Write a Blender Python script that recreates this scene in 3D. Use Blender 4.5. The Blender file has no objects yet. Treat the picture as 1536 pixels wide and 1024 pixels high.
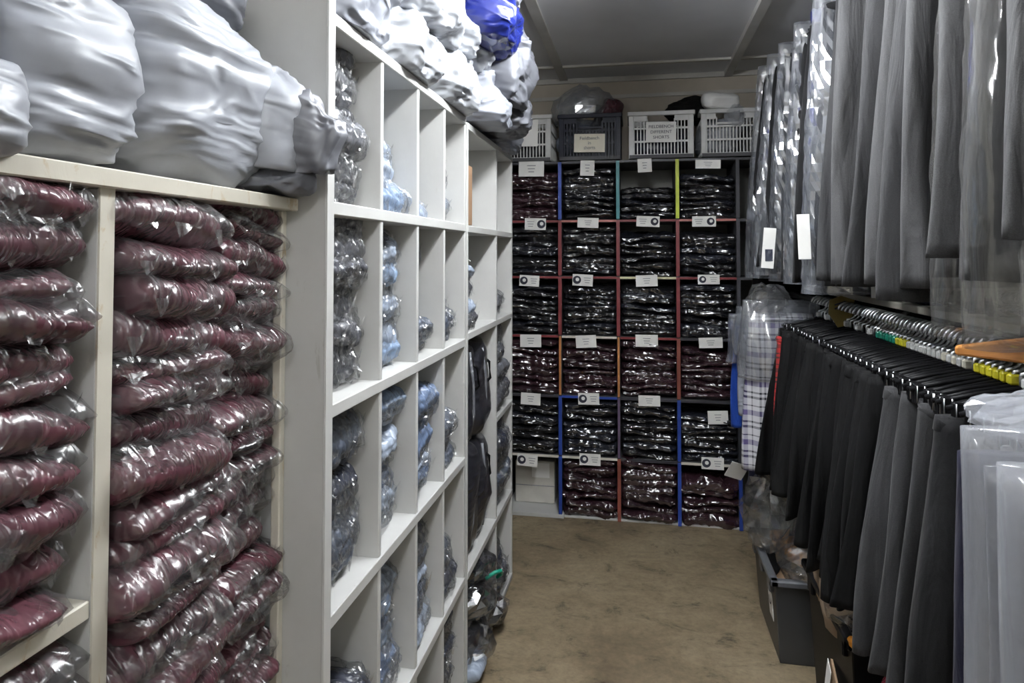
import bpy, bmesh, math, random
import numpy as np
from mathutils import Vector, Matrix, Euler

rnd = random.Random(7)
SC = bpy.context.scene
COL = SC.collection
PI = math.pi

# ------------------------------------------------------------------ camera
F_PX, YAW, PITCH, CAMZ = 1000.0, math.radians(10.6), math.radians(1.8), 1.5
PPY = 380 - F_PX * math.tan(PITCH)          # principal point row
cam_d = bpy.data.cameras.new('camera')
cam = bpy.data.objects.new('camera', cam_d); COL.objects.link(cam)
cam.location = (0, 0, CAMZ)
cam.rotation_euler = (PI / 2 + PITCH, 0, YAW)
cam_d.sensor_width = 36; cam_d.lens = 36 * F_PX / 1536
cam_d.shift_y = -(512 - PPY) / 1536
cam_d.clip_start = 0.02
SC.camera = cam
_M = Euler((PI / 2 + PITCH, 0, YAW)).to_matrix()

def at(u, v, X=None, Y=None, Z=None):
    """world point seen at photo pixel (u, v) on the plane X=, Y= or Z="""
    d = _M @ Vector(((u - 768) / F_PX, (PPY - v) / F_PX, -1))
    if X is not None: s = X / d.x
    elif Y is not None: s = Y / d.y
    else: s = (Z - CAMZ) / d.z
    return Vector((d.x * s, d.y * s, CAMZ + d.z * s))

# ------------------------------------------------------------------ noise
def _hash(ix, iy, iz, seed):
    h = (ix * 374761393 + iy * 668265263 + iz * 2147483647 + seed * 1274126177) & 0xFFFFFFFF
    h = ((h ^ (h >> 13)) * 1274126177) & 0xFFFFFFFF
    h = ((h ^ (h >> 16)) * 2246822519) & 0xFFFFFFFF
    return ((h ^ (h >> 15)) & 0xFFFFFF) / float(0xFFFFFF)

def vnoise(p, seed=0):
    p = np.asarray(p, float)
    i = np.floor(p).astype(np.int64); f = p - i
    f = f * f * (3 - 2 * f)
    r = 0
    for dx in (0, 1):
        for dy in (0, 1):
            for dz in (0, 1):
                w = (f[:, 0] if dx else 1 - f[:, 0]) * (f[:, 1] if dy else 1 - f[:, 1]) * (f[:, 2] if dz else 1 - f[:, 2])
                r = r + w * _hash(i[:, 0] + dx, i[:, 1] + dy, i[:, 2] + dz, seed)
    return r * 2 - 1

def fbm(p, seed=0, octs=3):
    a, r, t = 1.0, 0, 0
    for k in range(octs):
        r = r + a * vnoise(np.asarray(p) * (2.03 ** k), seed + 17 * k); t += a; a *= .5
    return r / t

def ridged(p, seed=0, octs=3):
    a, r, t = 1.0, 0, 0
    for k in range(octs):
        r = r + a * (1 - 2 * np.abs(vnoise(np.asarray(p) * (2.1 ** k), seed + 31 * k))); t += a; a *= .55
    return r / t

# ------------------------------------------------------------------ materials
MATS = {}
def new_mat(name):
    m = bpy.data.materials.new(name); m.use_nodes = True
    nt = m.node_tree; nt.nodes.clear()
    out = nt.nodes.new('ShaderNodeOutputMaterial')
    return m, nt, out

def N(nt, typ, **kw):
    n = nt.nodes.new('ShaderNode' + typ)
    for k, v in kw.items():
        if k in n.inputs.keys() if isinstance(k, str) else False: n.inputs[k].default_value = v
        elif hasattr(n, k): setattr(n, k, v)
    return n

def setin(n, **kw):
    for k, v in kw.items():
        n.inputs[k.replace('_', ' ')].default_value = v

def coords(nt, scale=(1, 1, 1), rand=True, rot=None):
    tc = nt.nodes.new('ShaderNodeTexCoord')
    mp = nt.nodes.new('ShaderNodeMapping'); mp.inputs['Scale'].default_value = scale
    if rot: mp.inputs['Rotation'].default_value = rot
    nt.links.new(tc.outputs['Object'], mp.inputs['Vector'])
    if rand:
        oi = nt.nodes.new('ShaderNodeObjectInfo')
        mul = nt.nodes.new('ShaderNodeMath'); mul.operation = 'MULTIPLY'; mul.inputs[1].default_value = 37.0
        nt.links.new(oi.outputs['Random'], mul.inputs[0])
        cb = nt.nodes.new('ShaderNodeCombineXYZ')
        for i in range(3): nt.links.new(mul.outputs[0], cb.inputs[i])
        nt.links.new(cb.outputs[0], mp.inputs['Location'])
    return mp.outputs['Vector']

def noise_n(nt, vec, scale, detail=3, rough=.55, dist=0.0, typ='FBM'):
    n = nt.nodes.new('ShaderNodeTexNoise')
    try: n.noise_type = typ
    except Exception: pass
    n.inputs['Scale'].default_value = scale; n.inputs['Detail'].default_value = detail
    n.inputs['Roughness'].default_value = rough; n.inputs['Distortion'].default_value = dist
    nt.links.new(vec, n.inputs['Vector'])
    return n

def bump_n(nt, h, strength, dist):
    b = nt.nodes.new('ShaderNodeBump'); b.inputs['Strength'].default_value = strength
    b.inputs['Distance'].default_value = dist
    nt.links.new(h, b.inputs['Height'])
    return b.outputs['Normal']

def ramp_n(nt, fac, stops):
    r = nt.nodes.new('ShaderNodeValToRGB')
    e = r.color_ramp.elements
    while len(e) < len(stops): e.new(.5)
    for k, (p, c) in enumerate(stops):
        e[k].position = p; e[k].color = (*c, 1) if len(c) == 3 else c
    nt.links.new(fac, r.inputs['Fac'])
    return r.outputs['Color']

def plain(name, col, rough=.5, metal=0.0, bump=None, var=.12, coat=0, scale=6, sheen=0, spec=.5):
    """plain surface with a faint uneven tone; bump = (scale, strength, distance)"""
    if name in MATS: return MATS[name]
    m, nt, out = new_mat(name)
    p = nt.nodes.new('ShaderNodeBsdfPrincipled')
    vec = coords(nt)
    n = noise_n(nt, vec, scale, 4)
    c = ramp_n(nt, n.outputs['Fac'], [(.3, [x * (1 - var) for x in col]), (.7, [min(1, x * (1 + var)) for x in col])])
    nt.links.new(c, p.inputs['Base Color'])
    setin(p, Roughness=rough, Metallic=metal)
    p.inputs['Specular IOR Level'].default_value = spec
    if coat: p.inputs['Coat Weight'].default_value = coat; p.inputs['Coat Roughness'].default_value = .1
    if sheen: p.inputs['Sheen Weight'].default_value = sheen
    if bump:
        b = noise_n(nt, vec, bump[0], 4)
        nt.links.new(bump_n(nt, b.outputs['Fac'], bump[1], bump[2]), p.inputs['Normal'])
    nt.links.new(p.outputs[0], out.inputs[0])
    MATS[name] = m
    return m

def bagged(name, col, coat=1.0, cscale=22, cstr=.9, var=.25, stretch=(1, 2.2, .9), crough=.24, rot=(.7, 0, .3), ior=1.6):
    """folded cloth seen through tight crinkled film: cloth base under a clear creased coat"""
    m, nt, out = new_mat(name)
    p = nt.nodes.new('ShaderNodeBsdfPrincipled')
    vec = coords(nt, stretch, rot=rot)
    n = noise_n(nt, vec, 14, 4)
    c = ramp_n(nt, n.outputs['Fac'], [(.3, [x * (1 - var) for x in col]), (.7, [min(1, x * (1 + var)) for x in col])])
    nt.links.new(c, p.inputs['Base Color'])
    setin(p, Roughness=.75)
    p.inputs['Specular IOR Level'].default_value = .25
    p.inputs['Coat Weight'].default_value = coat
    p.inputs['Coat Roughness'].default_value = crough
    p.inputs['Coat IOR'].default_value = ior
    a = noise_n(nt, vec, cscale, 3, .6, 1.2, 'RIDGED_MULTIFRACTAL')
    nrm = bump_n(nt, a.outputs['Fac'], cstr, .022)
    nt.links.new(nrm, p.inputs['Coat Normal'])
    b = noise_n(nt, vec, cscale * .6, 3)
    nt.links.new(bump_n(nt, b.outputs['Fac'], .5, .01), p.inputs['Normal'])
    nt.links.new(p.outputs[0], out.inputs[0])
    MATS[name] = m
    return m

def film(name, milky=.05, gloss=.12, edge=.55, tint=(1, 1, 1), mcol=(.85, .87, .9), scale=20, strength=.9, rough=.1, stretch=(1, 1, 1), rot=None, bd=.012):
    """clear polythene: mostly transparent, glossy creases, a little milky haze"""
    m, nt, out = new_mat(name)
    vec = coords(nt, stretch, rot=rot)
    a = noise_n(nt, vec, scale, 2.5, .5, .5, 'RIDGED_MULTIFRACTAL')
    nrm = bump_n(nt, a.outputs['Fac'], strength, bd)
    tr = nt.nodes.new('ShaderNodeBsdfTransparent'); tr.inputs[0].default_value = (*tint, 1)
    gl = nt.nodes.new('ShaderNodeBsdfGlossy'); gl.inputs['Roughness'].default_value = rough
    nt.links.new(nrm, gl.inputs['Normal'])
    lw = nt.nodes.new('ShaderNodeLayerWeight'); lw.inputs['Blend'].default_value = .35
    nt.links.new(nrm, lw.inputs['Normal'])
    mr = nt.nodes.new('ShaderNodeMapRange'); mr.inputs['To Min'].default_value = gloss; mr.inputs['To Max'].default_value = edge
    nt.links.new(lw.outputs['Fresnel'], mr.inputs['Value'])
    mx = nt.nodes.new('ShaderNodeMixShader')
    nt.links.new(mr.outputs[0], mx.inputs[0]); nt.links.new(tr.outputs[0], mx.inputs[1]); nt.links.new(gl.outputs[0], mx.inputs[2])
    df = nt.nodes.new('ShaderNodeBsdfDiffuse'); df.inputs[0].default_value = (*mcol, 1)
    nt.links.new(nrm, df.inputs['Normal'])
    tl = nt.nodes.new('ShaderNodeBsdfTranslucent'); tl.inputs[0].default_value = (*mcol, 1)
    md = nt.nodes.new('ShaderNodeMixShader'); md.inputs[0].default_value = .4
    nt.links.new(df.outputs[0], md.inputs[1]); nt.links.new(tl.outputs[0], md.inputs[2])
    m2 = nt.nodes.new('ShaderNodeMixShader')
    hz = nt.nodes.new('ShaderNodeMapRange'); hz.inputs['From Min'].default_value = .2; hz.inputs['From Max'].default_value = .9
    hz.inputs['To Min'].default_value = milky * .4; hz.inputs['To Max'].default_value = milky * 1.8
    nt.links.new(a.outputs['Fac'], hz.inputs['Value'])
    nt.links.new(hz.outputs[0], m2.inputs[0]); nt.links.new(mx.outputs[0], m2.inputs[1]); nt.links.new(md.outputs[0], m2.inputs[2])
    nt.links.new(m2.outputs[0], out.inputs[0])
    MATS[name] = m
    return m

def painted_wood(name, col, stain, amt=.5, wear=.62):
    """old white paint with scuffs, grey smears and yellowed bare spots"""
    m, nt, out = new_mat(name)
    p = nt.nodes.new('ShaderNodeBsdfPrincipled')
    vec = coords(nt, (1, 1, 1))
    n1 = noise_n(nt, vec, 3.2, 6, .65)
    n2 = noise_n(nt, coords(nt, (2, 2, .7)), 16, 6, .7, .6)
    base = ramp_n(nt, n1.outputs['Fac'], [(.25, [c * .86 for c in col]), (.7, col)])
    spot = ramp_n(nt, n2.outputs['Fac'], [(wear, (0, 0, 0)), (wear + .08, (amt,) * 3)])
    mx = nt.nodes.new('ShaderNodeMixRGB')
    nt.links.new(spot, mx.inputs[0]); nt.links.new(base, mx.inputs[1]); mx.inputs[2].default_value = (*stain, 1)
    nt.links.new(mx.outputs[0], p.inputs['Base Color'])
    setin(p, Roughness=.45)
    nt.links.new(bump_n(nt, n2.outputs['Fac'], .12, .004), p.inputs['Normal'])
    nt.links.new(p.outputs[0], out.inputs[0])
    MATS[name] = m
    return m

def poly_mail(name, col, rough=.48, scale=(1, 1, 3), ns=8):
    """creased opaque polythene mailing sack"""
    m, nt, out = new_mat(name)
    p = nt.nodes.new('ShaderNodeBsdfPrincipled')
    vec = coords(nt, scale)
    n = noise_n(nt, vec, 7, 4)
    c = ramp_n(nt, n.outputs['Fac'], [(.3, [x * .88 for x in col]), (.7, col)])
    nt.links.new(c, p.inputs['Base Color'])
    setin(p, Roughness=rough)
    a = noise_n(nt, vec, ns, 4, .55, 1.0, 'RIDGED_MULTIFRACTAL')
    nt.links.new(bump_n(nt, a.outputs['Fac'], .9, .014), p.inputs['Normal'])
    p.inputs['Coat Weight'].default_value = .12; p.inputs['Coat Roughness'].default_value = .2
    nt.links.new(p.outputs[0], out.inputs[0])
    MATS[name] = m
    return m

def woven(name, col, fine=1400, contrast=.22, rough=.85, sheen=.06):
    """melange cloth: fine flecked weave with soft creases"""
    m, nt, out = new_mat(name)
    p = nt.nodes.new('ShaderNodeBsdfPrincipled')
    vec = coords(nt)
    n = noise_n(nt, vec, fine * .35, 2, .7)
    c = ramp_n(nt, n.outputs['Fac'], [(.3, [x * (1 - contrast) for x in col]), (.7, [x * (1 + contrast) for x in col])])
    nt.links.new(c, p.inputs['Base Color'])
    setin(p, Roughness=rough)
    p.inputs['Specular IOR Level'].default_value = .2
    p.inputs['Sheen Weight'].default_value = sheen
    b = noise_n(nt, coords(nt, (1, 1, .22)), 20, 4, .5, .6)
    nt.links.new(bump_n(nt, b.outputs['Fac'], .55, .022), p.inputs['Normal'])
    nt.links.new(p.outputs[0], out.inputs[0])
    MATS[name] = m
    return m

def plaid(name, base, c1, c2, sx, sz):
    """checked cloth: crossing bands in object space"""
    m, nt, out = new_mat(name)
    p = nt.nodes.new('ShaderNodeBsdfPrincipled'); setin(p, Roughness=.85)
    tc = nt.nodes.new('ShaderNodeTexCoord'); sp = nt.nodes.new('ShaderNodeSeparateXYZ')
    nt.links.new(tc.outputs['Object'], sp.inputs[0])
    def band(sock, freq, stops):
        mu = nt.nodes.new('ShaderNodeMath'); mu.operation = 'MULTIPLY'; mu.inputs[1].default_value = freq
        fr = nt.nodes.new('ShaderNodeMath'); fr.operation = 'FRACT'
        nt.links.new(sock, mu.inputs[0]); nt.links.new(mu.outputs[0], fr.inputs[0])
        r = nt.nodes.new('ShaderNodeValToRGB'); r.color_ramp.interpolation = 'CONSTANT'
        e = r.color_ramp.elements
        while len(e) < len(stops): e.new(.5)
        for k, (q, c) in enumerate(stops): e[k].position = q; e[k].color = (*c, 1)
        nt.links.new(fr.outputs[0], r.inputs[0]); return r.outputs[0]
    st = [(0, base), (.12, c1), (.2, base), (.3, c1), (.36, base), (.55, c2), (.72, base), (.86, c1), (.9, base)]
    a = band(sp.outputs['Z'], sz, st); b = band(sp.outputs['X'], sx, st)
    mx = nt.nodes.new('ShaderNodeMixRGB'); mx.inputs[0].default_value = .42
    nt.links.new(a, mx.inputs[1]); nt.links.new(b, mx.inputs[2])
    nt.links.new(mx.outputs[0], p.inputs['Base Color'])
    nt.links.new(p.outputs[0], out.inputs[0])
    MATS[name] = m
    return m

W_PAINT = painted_wood('white_paint', (.575, .575, .56), (.33, .31, .28), .35, .66)
W_PAINT2 = painted_wood('cream_edge_paint', (.60, .57, .49), (.40, .27, .11), .6, .58)
W_PANEL = painted_wood('grey_white_paint', (.50, .50, .485), (.32, .30, .26), .5, .64)
MAROON = [bagged('maroon_knit_in_film_%d' % i, c, coat=.9) for i, c in enumerate([(.078, .020, .031), (.062, .017, .026), (.092, .028, .040)])]
BLACK = [bagged('black_knit_in_film_%d' % i, c, cscale=12, cstr=1.0, stretch=(1, .75, 3.4), crough=.16, rot=(.15, 0, .2), ior=2.1) for i, c in enumerate([(.008, .008, .010), (.011, .011, .015), (.013, .015, .024)])]
DMAROON = [bagged('dark_maroon_knit_in_film_%d' % i, c, cscale=12, cstr=1.0, stretch=(1, .75, 3.4), crough=.16, rot=(.15, 0, .2), ior=2.1) for i, c in enumerate([(.034, .010, .017), (.026, .009, .014)])]
GREYB = [bagged('grey_shirt_in_film_%d' % i, c) for i, c in enumerate([(.08, .082, .098), (.145, .15, .17), (.032, .034, .044)])]
BLUEB = [bagged('blue_shirt_in_film_%d' % i, c) for i, c in enumerate([(.23, .32, .47), (.34, .40, .50), (.14, .20, .33)])]
NAVYB = [bagged('navy_shirt_in_film_%d' % i, c) for i, c in enumerate([(.022, .027, .05), (.038, .043, .066), (.08, .095, .13)])]
FILM = film('clear_film', .065, .07, .5, scale=13, stretch=(1, 3.2, .7), rot=(.75, 0, .3), strength=1.0, rough=.25, bd=.03)
FILM_FINE = film('clear_film_fine', .08, .07, .5, scale=17, stretch=(1, 2.2, .9), rot=(.7, 0, .3), strength=1.0, rough=.17, bd=.03)
FILM_CRUMPLE = film('crumpled_clear_film', .035, .20, .6, scale=9, strength=.7, rough=.12)
FILM_COVER = film('garment_cover_film', .34, .24, .6, scale=9, stretch=(1, 1, .5), mcol=(.75, .8, .9))
FILM_NEAR = film('garment_cover_near', .12, .10, .45, scale=7, stretch=(1, 1, .7), mcol=(.85, .84, .82))
FILM_MILK = film('milky_film', .55, .06, .4, scale=5, stretch=(1, 1, .6), mcol=(.82, .85, .92))
HEAP = poly_mail('bright_white_mailing_sack', (.36, .375, .405), scale=(1, 1.5, 2), ns=12)
SACK = [poly_mail('white_mailing_sack', (.31, .325, .36)), poly_mail('pale_grey_mailing_sack', (.28, .295, .34)), poly_mail('grey_mailing_sack', (.135, .14, .16)),
        poly_mail('charcoal_mailing_sack', (.022, .022, .028), .3), poly_mail('blue_mailing_sack', (.014, .022, .16), .25)]
GREY_CLOTH = woven('grey_wool', (.034, .034, .036))
MID_CLOTH = woven('mid_grey_wool', (.056, .056, .058))
CHAR_CLOTH = woven('charcoal_wool', (.016, .016, .0175))
BLACK_CLOTH = woven('black_cloth', (.0036, .0036, .004), sheen=.0)
SOFT_BLACK = woven('soft_black_cloth', (.0068, .0068, .0072), sheen=.0)
NAVY_CLOTH = woven('navy_cloth', (.012, .012, .028))
BLUE_CLOTH = woven('royal_blue_cloth', (.012, .05, .28))
PLAID_GREY = plaid('grey_plaid', (.55, .55, .58), (.01, .01, .02), (.10, .08, .20), 9, 8)
PLAID_RED = plaid('red_plaid', (.5, .03, .03), (.02, .02, .02), (.12, .02, .02), 12, 10)
CHROME = plain('chrome', (.85, .86, .88), .34, 1.0)
STEEL = plain('dull_steel', (.35, .35, .37), .3, 1.0)
BLK_PLASTIC = plain('black_plastic', (.007, .007, .008), .45, spec=.12)
GRY_PLASTIC = plain('dark_grey_plastic', (.045, .047, .05), .42, bump=(60, .1, .002))
RIM_PLASTIC = plain('grey_rim_plastic', (.10, .105, .115), .35)
NAVY_PLASTIC = plain('navy_crate_plastic', (.012, .014, .026), .4, spec=.2)
PALE_PLASTIC = plain('pale_crate_plastic', (.56, .56, .55), .4)
PAPER = plain('paper', (.88, .87, .84), .7, var=.05)
CREAM_PAPER = plain('cream_paper', (.80, .76, .64), .7, var=.05)
INK = plain('ink', (.03, .03, .05), .7)
FAINT_INK = plain('faint_ink', (.30, .30, .32), .7)
CARD = plain('brown_card', (.30, .20, .12), .8)
YELLOW = plain('yellow_plastic', (.80, .72, .04), .35)
GREEN = plain('green_plastic', (.01, .28, .18), .35)
ORANGE = plain('orange_plastic', (.75, .30, .03), .4)
WHITEP = plain('white_plastic', (.75, .75, .74), .35)
TIMBER = plain('brown_timber', (.28, .17, .10), .6, scale=14)
PALE_BOARD = plain('pale_board', (.42, .40, .34), .6)

def varnished():
    m, nt, out = new_mat('varnished_wood')
    p = nt.nodes.new('ShaderNodeBsdfPrincipled')
    vec = coords(nt, (3, 40, 40))
    n = noise_n(nt, vec, 2, 5, .6, .5)
    c = ramp_n(nt, n.outputs['Fac'], [(.3, (.42, .15, .03)), (.7, (.62, .26, .06))])
    nt.links.new(c, p.inputs['Base Color']); setin(p, Roughness=.3)
    p.inputs['Coat Weight'].default_value = .5
    nt.links.new(p.outputs[0], out.inputs[0]); return m
WOOD = varnished()

def floor_mat():
    m, nt, out = new_mat('worn_brown_floor')
    p = nt.nodes.new('ShaderNodeBsdfPrincipled')
    vec = coords(nt, rand=False)
    n1 = noise_n(nt, vec, 2.2, 8, .68, .3)
    n2 = noise_n(nt, coords(nt, (1.0, 1.5, 1), False), 5.5, 9, .78, .6)
    n3 = noise_n(nt, vec, 38, 5, .7)
    base = ramp_n(nt, n1.outputs['Fac'], [(.28, (.165, .122, .075)), (.5, (.28, .218, .135)), (.74, (.38, .305, .20))])
    spots = ramp_n(nt, n2.outputs['Fac'], [(.33, (.22, .20, .18)), (.44, (.80, .80, .79)), (.6, (1, 1, 1)), (.78, (1.12, 1.1, 1.06))])
    mx = nt.nodes.new('ShaderNodeMixRGB'); mx.blend_type = 'MULTIPLY'; mx.inputs[0].default_value = 1
    nt.links.new(base, mx.inputs[1]); nt.links.new(spots, mx.inputs[2])
    grit = ramp_n(nt, n3.outputs['Fac'], [(.3, (.7, .7, .7)), (.55, (1, 1, 1)), (.75, (1.12, 1.12, 1.1))])
    m2 = nt.nodes.new('ShaderNodeMixRGB'); m2.blend_type = 'MULTIPLY'; m2.inputs[0].default_value = .8
    nt.links.new(mx.outputs[0], m2.inputs[1]); nt.links.new(grit, m2.inputs[2])
    nt.links.new(m2.outputs[0], p.inputs['Base Color'])
    setin(p, Roughness=.62)
    nt.links.new(bump_n(nt, n3.outputs['Fac'], .15, .004), p.inputs['Normal'])
    nt.links.new(p.outputs[0], out.inputs[0]); return m

# ------------------------------------------------------------------ objects
def prop(o, label=None, cat=None, group=None, kind=None):
    if label: o['label'] = label
    if cat: o['category'] = cat
    if group: o['group'] = group
    if kind: o['kind'] = kind
    return o

def thing(name, label, cat, loc=(0, 0, 0), rot=(0, 0, 0), group=None):
    o = bpy.data.objects.new(name, None); COL.objects.link(o)
    o.empty_display_size = .05
    o.location = loc; o.rotation_euler = rot
    return prop(o, label, cat, group)

def link(name, me, mat=None, parent=None, loc=(0, 0, 0), rot=(0, 0, 0), scale=None):
    o = bpy.data.objects.new(name, me); COL.objects.link(o)
    if parent: o.parent = parent
    o.location = loc; o.rotation_euler = rot
    if scale: o.scale = scale
    if mat is not None:
        if len(me.materials) == 0: me.materials.append(mat)
        elif me.materials[0] != mat:
            o.material_slots[0].link = 'OBJECT'; o.material_slots[0].material = mat
    return o

def mesh_from(name, verts, faces, smooth=True):
    me = bpy.data.meshes.new(name)
    me.from_pydata([tuple(map(float, v)) for v in verts], [], [tuple(map(int, f)) for f in faces])
    me.validate(); me.update()
    if smooth: me.polygons.foreach_set('use_smooth', [True] * len(me.polygons))
    return me

class MB:
    """collects simple solids into one mesh"""
    def __init__(s): s.bm = bmesh.new()
    def box(s, c, d, rot=None, bev=0.0):
        b = bmesh.new(); bmesh.ops.create_cube(b, size=1)
        for v in b.verts: v.co = Vector((v.co.x * d[0], v.co.y * d[1], v.co.z * d[2]))
        if bev: bmesh.ops.bevel(b, geom=b.edges[:], offset=bev, segments=1, affect='EDGES')
        M = Matrix.Translation(c) @ (Euler(rot).to_matrix().to_4x4() if rot else Matrix())
        b.transform(M); s._add(b); return s
    def span(s, a, b, bev=0.0):
        return s.box([(a[i] + b[i]) / 2 for i in range(3)], [abs(b[i] - a[i]) for i in range(3)], bev=bev)
    def _add(s, b):
        me = bpy.data.meshes.new('t'); b.to_mesh(me); b.free(); s.bm.from_mesh(me); bpy.data.meshes.remove(me)
    def tube(s, pts, r, n=8, cap=True):
        pts = [Vector(p) for p in pts]; rings = []
        rs = r if isinstance(r, (list, tuple)) else [r] * len(pts)
        up = Vector((0, 0, 1))
        for i, p in enumerate(pts):
            t = (pts[min(i + 1, len(pts) - 1)] - pts[max(i - 1, 0)]).normalized()
            a = t.cross(up)
            if a.length < .2: a = t.cross(Vector((0, 1, 0)))
            a.normalize(); b = a.cross(t)
            rings.append([s.bm.verts.new(p + (a * math.cos(q) + b * math.sin(q)) * rs[i]) for q in [2 * PI * k / n for k in range(n)]])
        for i in range(len(rings) - 1):
            for k in range(n): s.bm.faces.new((rings[i][k], rings[i][(k + 1) % n], rings[i + 1][(k + 1) % n], rings[i + 1][k]))
        if cap:
            s.bm.faces.new(rings[0][::-1]); s.bm.faces.new(rings[-1])
        return s
    def prism(s, poly, z0, z1, M=None):
        lo = [s.bm.verts.new((x, y, z0)) for x, y in poly]; hi = [s.bm.verts.new((x, y, z1)) for x, y in poly]
        n = len(poly)
        s.bm.faces.new(lo[::-1]); s.bm.faces.new(hi)
        for k in range(n): s.bm.faces.new((lo[k], lo[(k + 1) % n], hi[(k + 1) % n], hi[k]))
        if M is not None:
            for v in lo + hi: v.co = M @ v.co
        return s
    def mesh(s, name, smooth=False):
        bmesh.ops.recalc_face_normals(s.bm, faces=s.bm.faces[:])
        me = bpy.data.meshes.new(name); s.bm.to_mesh(me); s.bm.free()
        if smooth: me.polygons.foreach_set('use_smooth', [True] * len(me.polygons))
        return me
    def build(s, name, mat, parent=None, smooth=False, loc=(0, 0, 0), rot=(0, 0, 0)):
        return link(name, s.mesh(name, smooth), mat, parent, loc, rot)

# ---- folded packet, front edge towards +X, origin at the centre of its underside
def packet(name, L, W, T, seed, nx=26, ny=34, warp=.006, crinkle=.0035, cf=(18, 26, 30), smooth=True, pa=4, pb=16, fins=0, side=.014, lump=.15, front=.05, folds=0):
    t = np.linspace(-1, 1, nx); a1 = np.sin(t * PI / 2)
    b1 = np.sin(np.linspace(-1, 1, ny) * PI / 2 * .92) / math.sin(PI / 2 * .92)
    A, B = np.meshgrid(a1, b1, indexing='ij')
    prof = np.clip((1 - np.abs(A) ** pa), 0, 1) ** .5 * np.clip(1 - np.abs(B) ** pb, 0, 1) ** .45
    verts, idx = [], {}
    P = []
    for s in (1, -1):
        for i in range(nx):
            for j in range(ny):
                edge = i in (0, nx - 1) or j in (0, ny - 1)
                if s == -1 and edge: idx[(s, i, j)] = idx[(1, i, j)]; continue
                idx[(s, i, j)] = len(P); P.append((A[i, j], B[i, j], s * prof[i, j]))
    P = np.array(P)
    rs = seed * 13.7
    x = P[:, 0] * L / 2; y = P[:, 1] * W / 2; z = P[:, 2] * T / 2
    q = np.stack([x + rs, y - rs, z * 0 + rs], 1)
    z = z * (1 + lump * vnoise(q * 9, seed + 3) * 2)
    # rounded corners: front outline wanders
    x = x * (1 - front * np.abs(P[:, 1]) ** 5) + .012 * vnoise(np.stack([y * 12 + rs, z * 20, y * 0], 1), seed + 5) * np.abs(P[:, 0])
    y = y * (1 - .06 * np.abs(P[:, 0]) ** 5)
    if folds:
        zf = np.clip(P[:, 2], -1, 1) + .25 * vnoise(np.stack([y * 14 + rs, y * 0, y * 0], 1), seed + 21)
        x = x - np.clip(P[:, 0], 0, 1) ** 6 * .007 * (1 - np.abs(np.sin(zf * PI / 2 * folds + seed)) ** .5)
    nrm = np.stack([np.sign(P[:, 0]) * np.abs(P[:, 0]) ** 7, np.sign(P[:, 1]) * np.abs(P[:, 1]) ** 11, np.sign(P[:, 2]) * np.abs(P[:, 2]) ** .7], 1)
    nrm /= np.maximum(np.linalg.norm(nrm, axis=1, keepdims=True), 1e-6)
    c = crinkle * ridged(np.stack([x * cf[0] + y * 9 + rs, y * cf[1] + z * 14, z * cf[2] + x * 7 - rs], 1), seed + 9, 3)
    x = x + nrm[:, 0] * c; y = y + nrm[:, 1] * c; z = z + nrm[:, 2] * c
    z = z + warp * vnoise(np.stack([x * 5 + rs, y * 8, y * 0], 1), seed + 11) + warp * .5 * vnoise(np.stack([x * 12 + rs, y * 20, y * 0], 1), seed + 12)
    z = z + T / 2
    V = [tuple(v) for v in np.stack([x, y, z], 1)]
    Fc = []
    for s in (1, -1):
        for i in range(nx - 1):
            for j in range(ny - 1):
                f = (idx[(s, i, j)], idx[(s, i + 1, j)], idx[(s, i + 1, j + 1)], idx[(s, i, j + 1)])
                f = f if s == 1 else f[::-1]
                if not smooth:
                    if (i + j) % 2: Fc += [(f[0], f[1], f[2]), (f[0], f[2], f[3])]
                    else: Fc += [(f[0], f[1], f[3]), (f[1], f[2], f[3])]
                else: Fc.append(f)
    if fins:
        r = random.Random(seed * 7 + 1)
        def strip(p0, p1, out, n, wid):
            base = len(V)
            ph = r.random() * 9
            for k in range(n + 1):
                f = k / n
                p = Vector(p0).lerp(Vector(p1), f)
                env = (1 - (2 * f - 1) ** 4)
                for h in range(3):
                    d = Vector(out) * (wid * h / 2 * (.62 + .38 * math.sin(f * 9 + ph)) * (.35 + .65 * env))
                    wv = .006 * h * math.sin(f * 17 + ph * 2) + .004 * h * math.sin(f * 31 + ph)
                    V.append((p.x + d.x, p.y + d.y, p.z + d.z + wv))
            for k in range(n):
                for h in range(2):
                    q0 = base + k * 3 + h
                    Fc.append((q0, q0 + 3, q0 + 4)); Fc.append((q0, q0 + 4, q0 + 1))
        strip((L * .46, -W * .45, T * .45), (L * .46, W * .45, T * .45), (1, 0, -.15), 18, fins * .5)
        strip((L * .40, W * .47, T * .5), (-L * .1, W * .47, T * .5), (.3, .8, .25), 9, side)
        strip((L * .40, -W * .47, T * .5), (-L * .1, -W * .47, T * .5), (.3, -.8, .1), 9, side)
        strip((L * .47, W * .30, T * .5), (L * .40, W * .47, T * .5), (.9, .2, .3), 6, fins)
    return mesh_from(name, V, Fc, smooth)

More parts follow.
